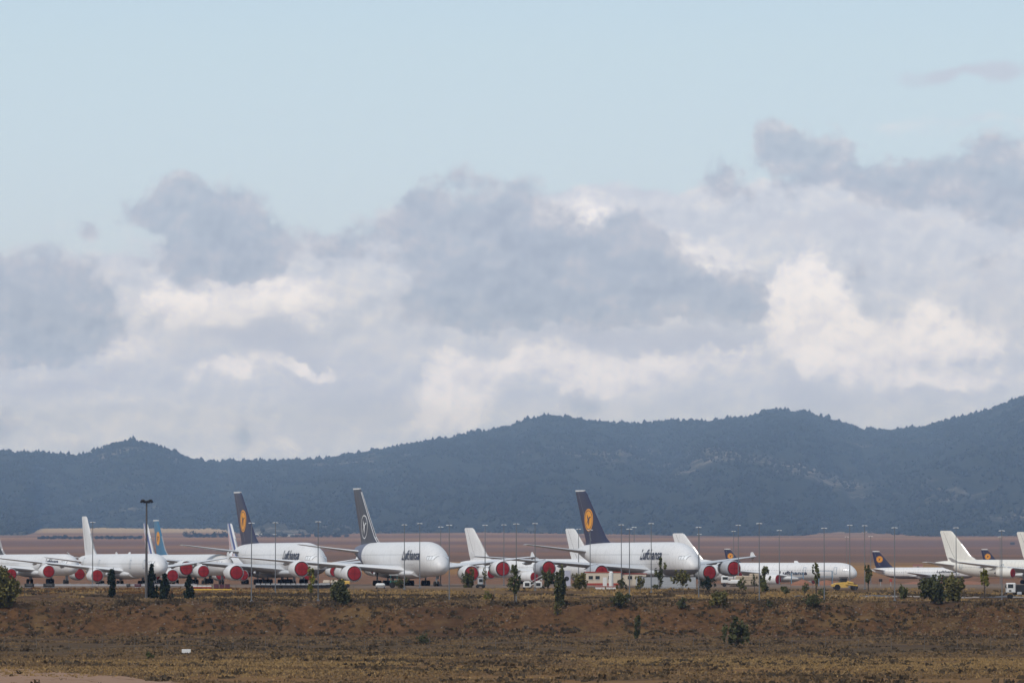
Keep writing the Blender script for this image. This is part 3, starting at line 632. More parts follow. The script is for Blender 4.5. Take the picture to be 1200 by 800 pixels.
    for side in (-1, 1):
        b = MB(); patch(b, fus, s0 - .12, s1 + .12, z0 - .04, z1 + .04, side, .03, 6); cw = b.build('cockpit_frame', M_gear, root)
        for q in range(3): b = MB(); w3 = (s1 - s0) / 3; patch(b, fus, s0 + q * w3 + .06, s0 + (q + 1) * w3 - .06, z0, z1 - .08 * q, side, .05, 4); b.build('cockpit_pane', M_foil, cw)
    if doors:
        for (s, z, wdt) in sp['doors']:
            dw, dh = 1.1, 2.0
            for side in (-1, 1):
                b = MB()
                for (a0, a1, c0, c1) in ((s, s + dw, z, z + .12), (s, s + dw, z + dh, z + dh + .12), (s, s + .12, z, z + dh), (s + dw - .12, s + dw, z, z + dh)): patch(b, fus, a0, a1, c0, c1, side, .05, 3)
                b.build('door', M_gasket, root)
    # engines
    em = {'old': mat('nacelle_grey', (.42, .44, .48), .4, var=.08), 'blue': mat('nacelle_grey', (.34, .36, .40), .4)}.get(engines or livery, M_white)
    if engines == 'cream': em = MATS['fuselage_cream_' + kind]
    for side in (-1, 1):
        for (y, s, z, dia, L) in sp['eng']:
            b = MB(); N = 24; prof = [(.55, .34), (.18, .40), (.0, .445), (.02, .475), (.10, .495), (.30, .5), (.55, .485), (.8, .43), (1, .36), (1, .30), (.85, .27)]
            b.loft([[(-(s + u * L), side * y + r * dia * math.cos(2 * math.pi * i / N), z + r * dia * math.sin(2 * math.pi * i / N)) for i in range(N)] for u, r in prof], cap=True)
            eo = b.build('engine', em, root, True, 50)
            b = MB(); cr = sp['cover'] * dia / 2
            b.loft([[(-(s + dx), side * y + r * cr * math.cos(2 * math.pi * i / N), z + r * cr * math.sin(2 * math.pi * i / N)) for i in range(N)] for dx, r in ((.10, 1.0), (-.12, .99), (-.17, .9), (-.16, .5), (-.13, .05))])
            b.build('intake_cover', M_red, eo, True, 50)
            b = MB(); b.box((-(s - .19), side * y, z), (.03, .10, cr * 1.7)); b.box((-(s - .19), side * y, z + .02), (.03, cr * 1.7, .10)); b.build('cover_strap', M_redd, eo)
            b = MB(); b.loft([[(-(s + L * u), side * y + r * dia * math.cos(2 * math.pi * i / 16), z + r * dia * math.sin(2 * math.pi * i / 16)) for i in range(16)] for u, r in ((.84, .25), (1.0, .22), (1.22, .05))]); b.build('exhaust_cone', M_dark, eo, True, 50)
            zw = np.interp(y, [a[0] for a in sp['wing']], [a[3] for a in sp['wing']]); lw = np.interp(y, [a[0] for a in sp['wing']], [a[1] for a in sp['wing']])
            b = MB(); b.loft([[(-(s + L * .28), side * y + d_, z + dia * .42) for d_ in (-.15, .15)] + [(-(s + L * .36), side * y + d_, z + dia * .56) for d_ in (.15, -.15)],
                              [(-(lw + 4.2), side * y + d_, z + dia * .2) for d_ in (-.2, .2)] + [(-(lw + .6), side * y + d_, zw - .02) for d_ in (.2, -.2)]]); b.build('pylon', em, eo)
    # landing gear
    def leg(s, y, ztop, pairs, across, tr, nm, gap=.55):
        b = MB(); b.tube((-s, y, tr), (-s, y, ztop), .16 * (1.3 if kind == 'a380' else 1)); b.tube((-s + 1.4, y, ztop), (-s, y, tr + 1.0), .08)
        if pairs > 1: b.box((-s, y, tr), (1.35 * (pairs - 1) + .2, .22, .22))
        b.box((-s + .1, y + (.35 if y >= 0 else -.35), ztop - 1.0), (1.5, .06, 1.6))
        lg = b.build(nm, M_gear, root)
        for p in range(pairs):
            for q in (-1, 1):
                wx = -s + (p - (pairs - 1) / 2) * 1.35; wb_ = MB(); wb_.tube((wx, y + q * gap - .2, tr), (wx, y + q * gap + .2, tr), tr, n=16); wb_.tube((wx, y + q * gap - .22, tr), (wx, y + q * gap + .22, tr), tr * .45, n=10)
                wb_.build('wheel', M_tyre, lg)
    if gears:
        tr = {'a380': .70, 'a346': .70, 'a320': .58}[kind]
        leg(sp['nose'][0], 0, sp['leg'] * .85, 1, 2, tr * .9, 'nose_gear', .4)
        for (y, s, pairs, ac) in sp['gear']:
            for side in ((-1, 1) if y else (1,)): leg(s, side * y, sp['leg'], pairs, ac, tr, 'main_gear')
    return root
def stripe_mat():
    if 'tricolour_fin' in MATS: return MATS['tricolour_fin']
    m = bpy.data.materials.new('tricolour_fin'); m.use_nodes = True; t = NT(m.node_tree); b = m.node_tree.nodes['Principled BSDF']
    x, y, z = t.sep(t.new('ShaderNodeTexCoord').outputs['Object'])
    # distance behind the swept leading edge
    k = t.math('SUBTRACT', t.math('MULTIPLY', x, -1.0), t.math('MULTIPLY_ADD', z, .90, 52.6))
    u = t.math('DIVIDE', k, 9.0)
    c = t.ramp(u, [(0, (.74, .74, .75)), (.17, (.05, .09, .30)), (.36, (.06, .10, .32)), (.40, (.70, .70, .72)), (.52, (.30, .33, .5)), (.58, (.70, .70, .72)), (.68, (.55, .10, .12)), (.76, (.70, .70, .72)), (.84, (.45, .2, .22)), (.90, (.70, .70, .72))], 'CONSTANT')
    t.put(b.inputs['Base Color'], c); b.inputs['Roughness'].default_value = .35; MATS['tricolour_fin'] = m; return m

T = lambda a, b, z, h, m=M_title: ('Lufthansa', a, b, z, h, m)
row = 'airliners parked nose to the camera along the apron'
back = 'white airliners parked in the back row'
airliner('a346', 87, 1325, 23.2, 'white long-haul airliner at the left edge with dark tail and dark title near its nose', 'new', row, T(5.0, 15.5, 5.9, 1.7))
airliner('a346', 190, 1212, 19.8, 'plain white airliner behind the tall floodlight mast, all-white tail, red engine covers', 'white', row, doors=True)
airliner('a380', 377, 1290, 20.7, 'double-deck airliner with yellow-disc dark tail, left of the dark-tailed double-decker', 'old', row, T(7.7, 20.6, 7.6, 2.3), engines='white')
airliner('a380', 520, 1218, 18.9, 'double-deck white airliner with ringed crane on dark tail, nose facing the camera', 'new', row, T(8, 21.5, 7.6, 2.3), engines='white')
airliner('a380', 816, 1262, 23.4, 'largest double-deck airliner right of centre with navy tail and yellow disc', 'old', row, T(12.6, 25.3, 7.7, 2.5))
airliner('a346', 268, 1345, 19.6, 'airliner with light blue tail and yellow emblem behind the plain white one', 'blue', row, None)
airliner('a346', 247, 1395, 18.6, 'airliner with striped blue and white tail just left of the light blue tail', 'tricolour', row)
airliner('a346', 352, 1400, 19.0, 'airliner with striped white tail just left of the yellow-disc double-decker tail', 'tricolour', row)
airliner('a346', 712, 1485, 35.2, 'all-white airliner whose plain tail stands right of the ringed-crane double-decker', 'white', back)
airliner('a346', 842, 1500, 37.4, 'all-white airliner with tail just left of the biggest navy tail', 'white', back)
airliner('a346', 1003, 1600, 50, 'white four-engined airliner with white tail and small dark title beside the yellow roller', 'white', back, T(17, 28, 4.7, 1.1), gz_off=-.1, doors=True)
airliner('a346', 1322, 1624, 50, 'cream-white airliner with tall plain tail at the right edge above the white truck', 'cream', back, doors=True, engines='cream')
airliner('a346', 1407, 1680, 50, 'airliner cut off by the right edge with only its white tail showing', 'cream', back)
small = 'small narrow-body airliners with yellow-disc tails'
airliner('a320', 1140, 1850, 76, 'small white airliner with navy tail and yellow disc behind the big bush', 'old', small, T(6, 13, 4.5, .8), doors=True)
airliner('a320', 950, 2080, 70, 'distant airliner showing only a small navy tail above the double-decker wing', 'old', small, gears=False)
airliner('a320', 1256, 2060, 76, 'distant airliner showing only a small navy tail above the cream-white fuselage', 'old', small, gears=False)
# ------------------------------------------------------------------ masts
M_steel = mat('galvanised_steel', (.19, .20, .215), .5, .4, var=.15)
M_lampw = mat('lamp_housing', (.80, .81, .82), .4, var=.05)
def lamp_mast(px, top, D, lit=1):
    x = X_(px, D); z0 = gzf(x, D); H = CAMZ + (HOR - top) / F * D - z0
    e = empty('lamp_mast', (x, D, z0)); b = MB(); b.tube((0, 0, -.3), (0, 0, H), .13, .075, 10); b.box((0, 0, .15), (.6, .6, .3), 0, .04); b.build('pole', M_steel, e, True)
    b = MB(); b.tube((-.42, 0, H - .04), (.42, 0, H + .02), .04); b.build('crossarm', M_steel, e)
    for sx in (-1, 1):
        b = MB(); b.box((sx * .36, -.05, H + .06), (.56, .52, .16), 0, .04, ry=sx * .12); b.build('luminaire', M_lampw, e)
    return e
MAST = [(109, 612, 1210, 'slim lamp mast in front of the plain white tail'), (295, 613, 1080, 'slim lamp mast right below the yellow-disc tail, left of the first double-decker'), (323, 612.5, 1150, 'slim lamp mast crossing the left double-decker fuselage ahead of its tail'),
 (373, 611.5, 1085, 'slim lamp mast in front of the left double-decker nose'), (474, 615, 1190, 'leftmost slim lamp mast crossing the ringed-crane double-decker'), (492, 613.5, 1200, 'slim lamp mast crossing the title of the ringed-crane double-decker'),
 (516.5, 617.5, 1250, 'shorter slim lamp mast at the nose of the ringed-crane double-decker'), (526.5, 615.5, 1075, 'slim lamp mast just off the nose tip of the ringed-crane double-decker'),
 (568.5, 615.5, 1230, 'slim lamp mast left of the white back-row tail root'), (590.5, 615, 1240, 'slim lamp mast crossing the red engine cover in the centre'), (605, 614, 1058, 'slim lamp mast standing on the bank edge beside the leafy sapling'),
 (627, 613.5, 1180, 'slim lamp mast above the two white ground carts'), (678, 620, 1330, 'shorter slim lamp mast before the second white tail'), (691.5, 621, 1240, 'short slim lamp mast in front of the biggest navy tail'),
 (728, 615, 1200, 'slim lamp mast above the cream site hut'), (737.5, 620, 1078, 'slim lamp mast standing beside the dark mound bush'), (743, 618, 1310, 'slim lamp mast close right of the mast by the mound bush'), (763, 613.5, 1170, 'slim lamp mast crossing the biggest double-decker title'),
 (818.5, 618, 1110, 'slim lamp mast at the nose of the biggest double-decker'), (819.5, 626, 1480, 'far lower lamp mast almost hidden behind the nose mast'), (859.5, 622.5, 1500, 'far slim lamp mast above the small navy tail'), (865, 615.5, 1240, 'slim lamp mast between the wing of the biggest double-decker and the small navy tail'),
 (889.5, 613.5, 1090, 'slim lamp mast by the tall leafy tree right of the wingtip'), (913, 621.5, 1300, 'slim lamp mast above the fuselage of the four-engined airliner'), (965.5, 619, 1100, 'slim lamp mast left of the yellow roller'),
 (992, 629, 1700, 'far faint lamp mast behind the yellow roller'), (995.5, 615.5, 1200, 'slim lamp mast right of the faint one behind the yellow roller'), (1013, 616, 1190, 'slim lamp mast left of the small navy yellow-disc tail'), (1020, 628.5, 1480, 'far lower lamp mast touching the small navy tail'),
 (1048, 618.5, 1095, 'slim lamp mast right of the small navy yellow-disc tail'), (1120, 618.5, 1180, 'slim lamp mast in front of the cream tail'), (1173.5, 622, 1100, 'thick grey lamp mast left of the white truck'), (1171.5, 629, 1600, 'far short lamp mast peeking left of the thick one by the truck')]
for px, top, D, lb in MAST: tag(lamp_mast(px, top, D), lb, 'lamp post', 'slim lamp masts along the apron')
x, D = hit(172, 702); H = CAMZ + (HOR - 588) / F * D - gzf(x, D)
e = tag(empty('floodlight_mast', (x, D, gzf(x, D))), 'tall thick floodlight mast with a crown of lamps beside the left conifer', 'floodlight mast')
b = MB(); b.tube((0, 0, -.4), (0, 0, H), .34, .17, 12); b.box((0, 0, .2), (1.1, 1.1, .5), 0, .06); b.build('pole', mat('weathered_steel', (.10, .095, .095), .6, .2), e, True)
b = MB(); b.tube((0, 0, H - .25), (0, 0, H + .1), .75, .75, 12); b.tube((-1.2, 0, H - .1), (1.2, 0, H - .1), .06); b.tube((0, -1.2, H - .1), (0, 1.2, H - .1), .06); b.build('head_frame', M_dark, e)
for k in range(8):
    a = k * math.pi / 4 + .2; b = MB(); b.box((1.15 * math.cos(a), 1.15 * math.sin(a), H + .05 + .25 * (k % 2)), (.5, .55, .42), a, .05, ry=-.5); b.build('floodlight', M_dark, e)

# ------------------------------------------------------------------ vegetation
def leaf_mat(name, c, var=.35):
    if name in MATS: return MATS[name]
    m = bpy.data.materials.new(name); m.use_nodes = True; t = NT(m.node_tree); b = m.node_tree.nodes['Principled BSDF']
    g = t.new('ShaderNodeNewGeometry'); n = t.noise(g.outputs['Position'], .9, 3, .6)[0]; rnd = g.outputs['Random Per Island']
    c1 = t.mix(n, tuple(v * (1 - var) for v in c), tuple(v * (1 + var) for v in c)); c2 = t.mix(t.math('MULTIPLY', rnd, .55), c1, tuple(v * k for v, k in zip(c, (1.7, 1.45, .9))))
    t.put(b.inputs['Base Color'], c2); b.inputs['Roughness'].default_value = .8; b.inputs['Specular IOR Level'].default_value = .15; MATS[name] = m; return m
L_dark = leaf_mat('conifer_needles', (.018, .028, .018)); L_green = leaf_mat('green_leaves', (.092, .102, .046)); L_olive = leaf_mat('olive_leaves', (.115, .110, .045)); L_yellow = leaf_mat('yellow_green_leaves', (.13, .13, .03)); L_mid = leaf_mat('mid_green_leaves', (.070, .078, .040))
M_bark = mat('bark', (.06, .045, .035), .9, var=.3)
def leaves(pts, size, mt, parent, name='crown', flat=.4):
    n = len(pts); a = nrg.normal(size=(n, 3)); a /= np.linalg.norm(a, axis=1)[:, None]; c = nrg.normal(size=(n, 3)); c -= (c * a).sum(1)[:, None] * a; c /= np.linalg.norm(c, axis=1)[:, None]
    sz = size * nrg.uniform(.6, 1.4, n)[:, None]; p = np.asarray(pts)
    v = np.stack([p - a * sz, p + c * sz * .6, p + a * sz, p - c * sz * .6], 1).reshape(-1, 3); f = np.arange(4 * n).reshape(-1, 4)
    return raw_mesh(name, v, f, mt, parent)
def cluster(n, fn):
    """points in a crown: clumps placed by fn, leaves round each clump"""
    n = int(n * 1.5); k = max(10, n // 24); cs = np.array([fn() for _ in range(k)]); r = nrg.uniform(.10, .24, k)
    i = nrg.integers(0, k, n); d = nrg.normal(size=(n, 3)); d /= np.linalg.norm(d, axis=1)[:, None]
    return cs[i] + d * (r[i] * nrg.random(n) ** .4)[:, None] * np.array([1, 1, .8])
def plant(kind, px, base, h, w, mt, label, cat, name, group=None, n=700, D=None, lean=0.):
    if D is None: x, D = hit(px, base)
    else: x = X_(px, D)
    s = D / F; H, W = h * s, w * s / 2; z0 = gzf(x, D); e = tag(empty(name, (x, D, z0 - .05)), label, cat, group)
    ph = nrg.uniform(0, 6.28, 3)
    def ball():
        v = nrg.normal(size=3); v /= np.linalg.norm(v); q = .86 + .34 * (math.sin(v[0] * 3.1 + ph[0]) * math.sin(v[2] * 4.2 + ph[1]) + .6 * math.sin(v[1] * 5 + v[2] * 7 + ph[2])); return v * max(.6, min(1.15, q)) * nrg.random() ** .33
    if kind == 'young': n = int(n * .5)
    tb = MB(); top = H * .9; r0 = max(.05, H * .022)
    if kind == 'bush':
        def fn():
            v = ball(); zz = (v[2] * .5 + .5); return np.array([v[0] * (1 - .25 * zz), v[1] * (1 - .25 * zz), zz * .9 + .03])
        nst = 5
    elif kind == 'conifer':
        def fn():
            z = nrg.random() ** 1.35; r = (1 - z) ** .85 * (.55 + .5 * abs(math.sin(z * 17 + ph[0]))) * (.75 + .4 * nrg.random()) ; a = nrg.uniform(0, 6.28); q = nrg.random() ** .4; return np.array([math.cos(a) * r * q, math.sin(a) * r * q, .05 + z * .93])
        nst = 0
    elif kind == 'column':
        def fn():
            z = nrg.random(); r = math.sin(math.pi * (z * .86 + .08)) ** .6; a = nrg.uniform(0, 6.28); q = nrg.random() ** .4; return np.array([math.cos(a) * r * q * .8 + lean * z, math.sin(a) * r * q * .8, .06 + z * .9])
        nst = 2
    elif kind == 'tree':
        def fn():
            v = ball(); return np.array([v[0], v[1], .66 + v[2] * .34])
        nst = 5
    else:      # young, sparse
        def fn():
            z = nrg.random(); r = .35 + .65 * math.sin(math.pi * z); a = nrg.uniform(0, 6.28); q = nrg.random(); return np.array([math.cos(a) * r * q, math.sin(a) * r * q, .34 + z * .64])
        nst = 3
    C = cluster(n, fn) * np.array([W, W, H])
    leaves(C, max(.15, min(.36, H * .055)), mt, e, 'crown' if kind not in ('bush',) else 'foliage')
    if kind == 'bush':
        for k in range(nst): a = k * 1.3; tb.tube((0, 0, -.1), (math.cos(a) * W * .5, math.sin(a) * W * .5, H * .7), r0 * .8, r0 * .3, 5)
    else:
        mid = (lean * W * .5, 0, H * .5); tb.tube((0, 0, -.1), mid, r0, r0 * .7, 7); tb.tube(mid, (lean * W, 0, H * (.93 if kind != 'tree' else .8)), r0 * .7, r0 * .25, 6)
        for k in range(nst + 2): a = k * 2.2 + .4; zb = H * (.35 + .09 * k); tb.tube((lean * W * zb / H, 0, min(zb, H * .8)), (math.cos(a) * W * .6 + lean * W, math.sin(a) * W * .6, min(H * .92, zb + H * .18)), r0 * .4, r0 * .15, 5)
    tb.build('trunk' if kind != 'bush' else 'stems', M_bark, e)
    return e
gC = 'dark conifers on the grass strip'; gB = 'bushes along the top of the bank'; gT = 'young trees along the apron edge'
plant('bush', 3, 713, 46, 46, L_olive, 'large olive-green bush at the left edge of the picture', 'bush', 'leafy_bush', gB, 2600)
plant('column', 8, 680, 24, 24, L_green, 'green treetop rising behind the large bush at the left edge', 'tree', 'leafy_tree', gT, 500, D=1120)
plant('column', 131.5, 700, 33, 11, L_dark, 'slender dark cypress standing alone left of the floodlight mast', 'cypress', 'cypress', gC, 700)
plant('conifer', 178, 702, 38, 18, L_dark, 'dark conifer half hidden behind the floodlight mast', 'conifer', 'conifer', gC, 900)
plant('conifer', 193.5, 703, 30, 20, L_dark, 'broad dark conifer right of the floodlight mast', 'conifer', 'conifer', gC, 1000)
plant('conifer', 221.5, 702, 28, 17, L_dark, 'dark conifer with pointed top, rightmost of the conifers', 'conifer', 'conifer', gC, 900)
plant('young', 364.5, 704, 36, 14, L_yellow, 'thin yellow-green sapling below the left double-decker nose', 'sapling', 'sapling', gT, 330)
plant('bush', 399, 709, 34, 27, L_mid, 'dense dark green bush between the two left double-deckers', 'bush', 'leafy_bush', gB, 1500)
plant('bush', 470, 689, 14, 25, L_mid, 'low round bush beside the teal tractor', 'bush', 'leafy_bush', gB, 600)
plant('bush', 549, 688, 20, 21, L_mid, 'bush in front of the red engine cover right of the ringed-crane nose', 'bush', 'leafy_bush', gB, 700)
plant('column', 553, 688, 24, 9, L_olive, 'brownish sapling rising from the bush before the red engine cover', 'sapling', 'sapling', gT, 200)
plant('bush', 571, 703, 12, 12, L_yellow, 'small yellow-green bush below the centre of the apron', 'bush', 'leafy_bush', gB, 320)
plant('young', 603, 709, 44, 20, L_green, 'sparse leafy tree beside the mast on the bank edge', 'tree', 'leafy_tree', gT, 520)
plant('young', 568, 688, 22, 8, L_olive, 'thin brownish sapling right of the small dark cab', 'sapling', 'sapling', gT, 120)
plant('bush', 642, 690, 26, 18, L_mid, 'dark green bush below the grey engine with red cover', 'bush', 'leafy_bush', gB, 700)
plant('column', 656, 712, 46, 15, L_mid, 'tall narrow dark green tree right of the white ground carts', 'tree', 'leafy_tree', gT, 900)
plant('bush', 653, 722, 16, 13, L_olive, 'small olive bush at the foot of the tall narrow tree', 'bush', 'leafy_bush', gB, 350)
plant('bush', 679, 691, 24, 22, L_olive, 'olive bush left of the cream site hut', 'bush', 'leafy_bush', gB, 800)
plant('bush', 727, 713, 20, 26, L_mid, 'dark mound-shaped bush under the cream site hut', 'bush', 'leafy_bush', gB, 1000)
plant('bush', 729, 691, 16, 15, L_mid, 'small green bush behind the dark mound bush', 'bush', 'leafy_bush', gB, 420)
plant('bush', 750, 691, 18, 15, L_olive, 'olive round bush left of the pale container wall', 'bush', 'leafy_bush', gB, 480)
plant('young', 773, 691, 38, 14, L_green, 'sparse tall tree before the pale container wall', 'tree', 'leafy_tree', gT, 330)
plant('bush', 769, 691, 9, 15, L_mid, 'low bush at the foot of the sparse tall tree', 'bush', 'leafy_bush', gB, 300)
plant('tree', 799, 692, 24, 24, L_olive, 'round-crowned olive tree below the biggest double-decker nose', 'tree', 'leafy_tree', gT, 900)
plant('bush', 800, 713, 16, 16, L_mid, 'small bush below the round-crowned tree', 'bush', 'leafy_bush', gB, 450)
plant('bush', 829, 691, 17, 23, L_dark, 'dark green bush in front of the red cover right of the biggest nose', 'bush', 'leafy_bush', gB, 800)
plant('bush', 842, 711, 22, 25, L_olive, 'large olive bush between the apron and the bank', 'bush', 'leafy_bush', gB, 1100)
plant('bush', 868, 691, 16, 14, L_green, 'small green bush left of the tall leafy tree', 'bush', 'leafy_bush', gB, 400)
plant('column', 896, 693, 28, 15, L_green, 'leafy tree right of the wingtip of the biggest double-decker', 'tree', 'leafy_tree', gT, 700)
plant('young', 884, 693, 20, 9, L_mid, 'thin dark sapling left of the leafy tree by the wingtip', 'sapling', 'sapling', gT, 160)
plant('bush', 901, 712, 10, 12, L_mid, 'tiny bush below the leafy tree by the wingtip', 'bush', 'leafy_bush', gB, 220)
plant('bush', 920, 696, 12, 15, L_green, 'low green bush under the small dark title', 'bush', 'leafy_bush', gB, 380)
plant('bush', 943, 696, 15, 12, L_green, 'small upright bush left of the sparse tree by the roller', 'bush', 'leafy_bush', gB, 330)
plant('young', 956, 703, 40, 13, L_green, 'sparse tree with tufted top left of the yellow roller', 'tree', 'leafy_tree', gT, 230)
plant('bush', 952, 713, 16, 26, L_mid, 'wide dark bush at the foot of the sparse tufted tree', 'bush', 'leafy_bush', gB, 900)
plant('bush', 963, 700, 14, 13, L_green, 'small green bush behind the wide dark bush', 'bush', 'leafy_bush', gB, 330)
plant('tree', 1017, 692, 30, 9, L_green, 'thin-stemmed tree with small crown below the navy yellow-disc tail', 'tree', 'leafy_tree', gT, 260)
plant('bush', 1058, 702, 20, 14, L_green, 'upright bush on the kerb right of the navy yellow-disc tail', 'bush', 'leafy_bush', gB, 520)
plant('bush', 1093, 707, 36, 36, L_mid, 'big dense bush on the kerb, left of the pair', 'bush', 'leafy_bush', gB, 1700)
plant('bush', 1116, 706, 35, 33, L_olive, 'big bush on the kerb, right of the pair', 'bush', 'leafy_bush', gB, 1400)
plant('tree', 1153, 703, 37, 12, L_yellow, 'thin-stemmed tree with flat yellow-green crown left of the white truck', 'tree', 'leafy_tree', gT, 220)
plant('bush', 496.5, 754, 13, 20, L_mid, 'small round bush low on the slope of the bank', 'bush', 'leafy_bush', 'lone bushes below the bank', 450)
plant('column', 745, 748, 28, 9, L_mid, 'narrow leaning bush near the foot of the bank', 'bush', 'leafy_bush', 'lone bushes below the bank', 400, lean=.5)
plant('bush', 862, 759, 40, 34, L_mid, 'largest dark bush standing below the bank', 'bush', 'leafy_bush', 'lone bushes below the bank', 620)
plant('bush', 176, 772, 12, 11, L_green, 'tiny green bush in the brown grass left of the white block', 'bush', 'leafy_bush', 'lone bushes below the bank', 260)

# far hedgerow trees in the fields
def far_tree(px, base, h, w, D, label):
    x = X_(px, D); s = D / F; z0 = gzf(x, D); e = tag(empty('field_tree', (x, D, z0 - .3)), label, 'tree', 'distant trees in the fields')
    n = 70; v = nrg.normal(size=(n, 3)); v /= np.linalg.norm(v, axis=1)[:, None]; v *= nrg.random(n)[:, None] ** .35
    leaves(np.stack([v[:, 0] * w * s / 2, v[:, 1] * w * s / 2, h * s * (.55 + v[:, 2] * .45)], 1), s * 1.1, L_dark, e); b = MB(); b.tube((0, 0, -.5), (0, 0, h * s * .5), s * .3, s * .15, 5); b.build('trunk', M_bark, e)
def at_y(px, py):
    return hit(px, py)[1]
lab1 = 'distant dark tree in the left hedge row between the dark tail and the floodlight mast'; lab2 = 'distant dark tree in the hedge row left of the first double-decker tail'; lab3 = 'distant dark tree at the hill foot above the left double-decker'
for px in np.concatenate([np.arange(48, 76, 4.3), np.arange(78, 96, 5.2), np.arange(108, 168, 5.6)]): far_tree(px + rng.uniform(-1, 1), 0, rng.uniform(2.6, 5.2), rng.uniform(5, 9), at_y(px, 631.5), lab1)
for px in np.arange(217, 275, 4.6): far_tree(px + rng.uniform(-1, 1), 0, rng.uniform(3.5, 8), rng.uniform(6, 10), at_y(px, 629.5), lab2)
for px in np.arange(300, 412, 7.0): far_tree(px + rng.uniform(-2, 2), 0, rng.uniform(2.5, 5), rng.uniform(6, 11), at_y(px, 629), lab3)
# distant farm sheds at the hill foot and in the fields
def shed(px, py, w, h, label, roofc, wallc, D=None):
    D = D or at_y(px, py); s = D / F; x = X_(px, D); e = tag(empty('farm_shed', (x, D, gzf(x, D))), label, 'shed', 'distant farm sheds'); W, H, L = w * s, h * s, w * s * .5
    b = MB(); b.box((0, 0, H * .35), (W, L, H * .7)); b.build('wall', mat('shed_wall_' + wallc[0], wallc[1], .9), e)
    b = MB(); b.loft([[(x_, -L * .55, H * .7), (x_, 0, H), (x_, L * .55, H * .7)] for x_ in (-W * .52, W * .52)]); b.build('roof', mat('shed_roof_' + roofc[0], roofc[1], .8), e)
    b = MB(); b.box((0, -L / 2 - .1, H * .25), (W * .16, .2, H * .5)); b.build('door', M_dark, e)
shed(301, 628, 14, 3, 'pale long farm shed at the hill foot right of the first double-decker tail', ('pale', (.6, .58, .55)), ('cream', (.5, .46, .4)))
shed(325, 628.5, 10, 3, 'pale farm shed in the middle of the sheds at the hill foot', ('pale', (.6, .58, .55)), ('cream', (.5, .46, .4)))
shed(341, 628.5, 9, 2.6, 'pale farm shed rightmost at the hill foot', ('grey', (.45, .45, .46)), ('cream', (.5, .46, .4)))
shed(1075, 663, 11, 5, 'reddish field shed behind the small white airliner', ('red', (.22, .09, .07)), ('pink', (.40, .26, .22)), D=2420)
shed(1186, 638, 5, 3, 'tiny dark shed in the fields right of the thick lamp mast', ('dark', (.05, .05, .055)), ('dark', (.05, .05, .055)))

# ------------------------------------------------------------------ ground cover
def clumps(name, label, X, D, h, w, mt, blades=5, kind='stuff', cat=None, spread=.5):
    n = len(X); Z = gz(X, D); N = n * blades; i = np.repeat(np.arange(n), blades)
    ang = nrg.uniform(0, 6.28, N); off = nrg.normal(size=(N, 2)) * spread * w[i][:, None]; hh = h[i] * nrg.uniform(.5, 1.15, N); ww = w[i] * nrg.uniform(.25, .6, N); lean = nrg.normal(size=(N, 2)) * .28 * hh[:, None]
    bx = X[i] + off[:, 0]; by = D[i] + off[:, 1]; bz = Z[i] - .06; dx = np.cos(ang) * ww; dy = np.sin(ang) * ww
    v = np.stack([np.stack([bx - dx, by - dy, bz], -1), np.stack([bx + dx, by + dy, bz], -1), np.stack([bx + dx * .35 + lean[:, 0], by + lean[:, 1], bz + hh], -1), np.stack([bx - dx * .7 + lean[:, 0], by + lean[:, 1], bz + hh * .8], -1)], 1).reshape(-1, 3)
    return tag(raw_mesh(name, v, np.arange(4 * N).reshape(-1, 4), mt), label, cat, kind=kind)
G_straw = leaf_mat('straw_grass', (.25, .175, .090), .35); G_brown = leaf_mat('brown_grass', (.150, .105, .064), .35); G_dark = leaf_mat('dark_tussock', (.068, .052, .036), .3); G_rust = leaf_mat('rusty_grass', (.14, .075, .035), .3)
def scatter(n, d0, d1, thr, seed, sx=18., sd=40., power=1.):
    D = d0 + (d1 - d0) * nrg.random(n); X = nrg.uniform(-.113, .113, n) * D
    k = fbm(X / sx, D / sd, seed, 4) > thr; return X[k], D[k]
X, D = (lambda X, D: (X[k_], D[k_]) if (k_ := (nrg.random(len(D)) < np.exp(-((D - 738) / 52) ** 2)) & (X > -60 - (738 - D) * .2 + nrg.normal(size=len(D)) * 14)) is not None else None)(*scatter(150000, 640, 840, .47, 101, 24, 16)); clumps('straw_grass', 'golden dry straw grass in bands across the foreground', X, D, nrg.uniform(.15, .42, len(X)), nrg.uniform(.12, .34, len(X)), G_straw, 4)
X, D = scatter(64000, 585, 1030, .40, 103, 16, 30); k = ~((X < np.interp(D, [560, 600, 630, 655, 675, 700, 718], [-34, -36, -42, -50, -58, -66, -80])) & (D < 720)); X, D = X[k], D[k]; clumps('brown_grass', 'dull brown dry grass and weeds over the lower ground', X, D, nrg.uniform(.15, .42, len(X)), nrg.uniform(.2, .55, len(X)), G_brown, 3)
X, D = scatter(9000, 585, 1025, .55, 105, 9, 20); k = (~((X < np.interp(D, [560, 600, 630, 655, 675, 700, 718], [-34, -36, -42, -50, -58, -66, -80])) & (D < 720))) | (nrg.random(len(X)) < .12); X, D = X[k], D[k]; clumps('low_scrub', 'dark low scrub dotted over the lower ground', X, D, nrg.uniform(.3, .7, len(X)), nrg.uniform(.4, 1.0, len(X)), G_dark, 4)
X, D = scatter(2600, 1030, 1050, .46, 107, 6, 4); clumps('bank_tussocks', 'dark tussocks and dead weeds clinging to the bank', X, D, nrg.uniform(.25, .75, len(X)), nrg.uniform(.3, .8, len(X)), G_dark, 9, spread=.35)
X2 = nrg.uniform(-.113, .113, 1500) * 1050; D2 = 1050 + nrg.normal(size=1500) * 2.2; k = fbm(X2 / 7, X2 * 0, 109, 3) > .48; clumps('crest_weeds', 'dark weeds along the crest of the bank', X2[k], D2[k], nrg.uniform(.3, .9, k.sum()), nrg.uniform(.4, .9, k.sum()), G_dark, 8, spread=.4)
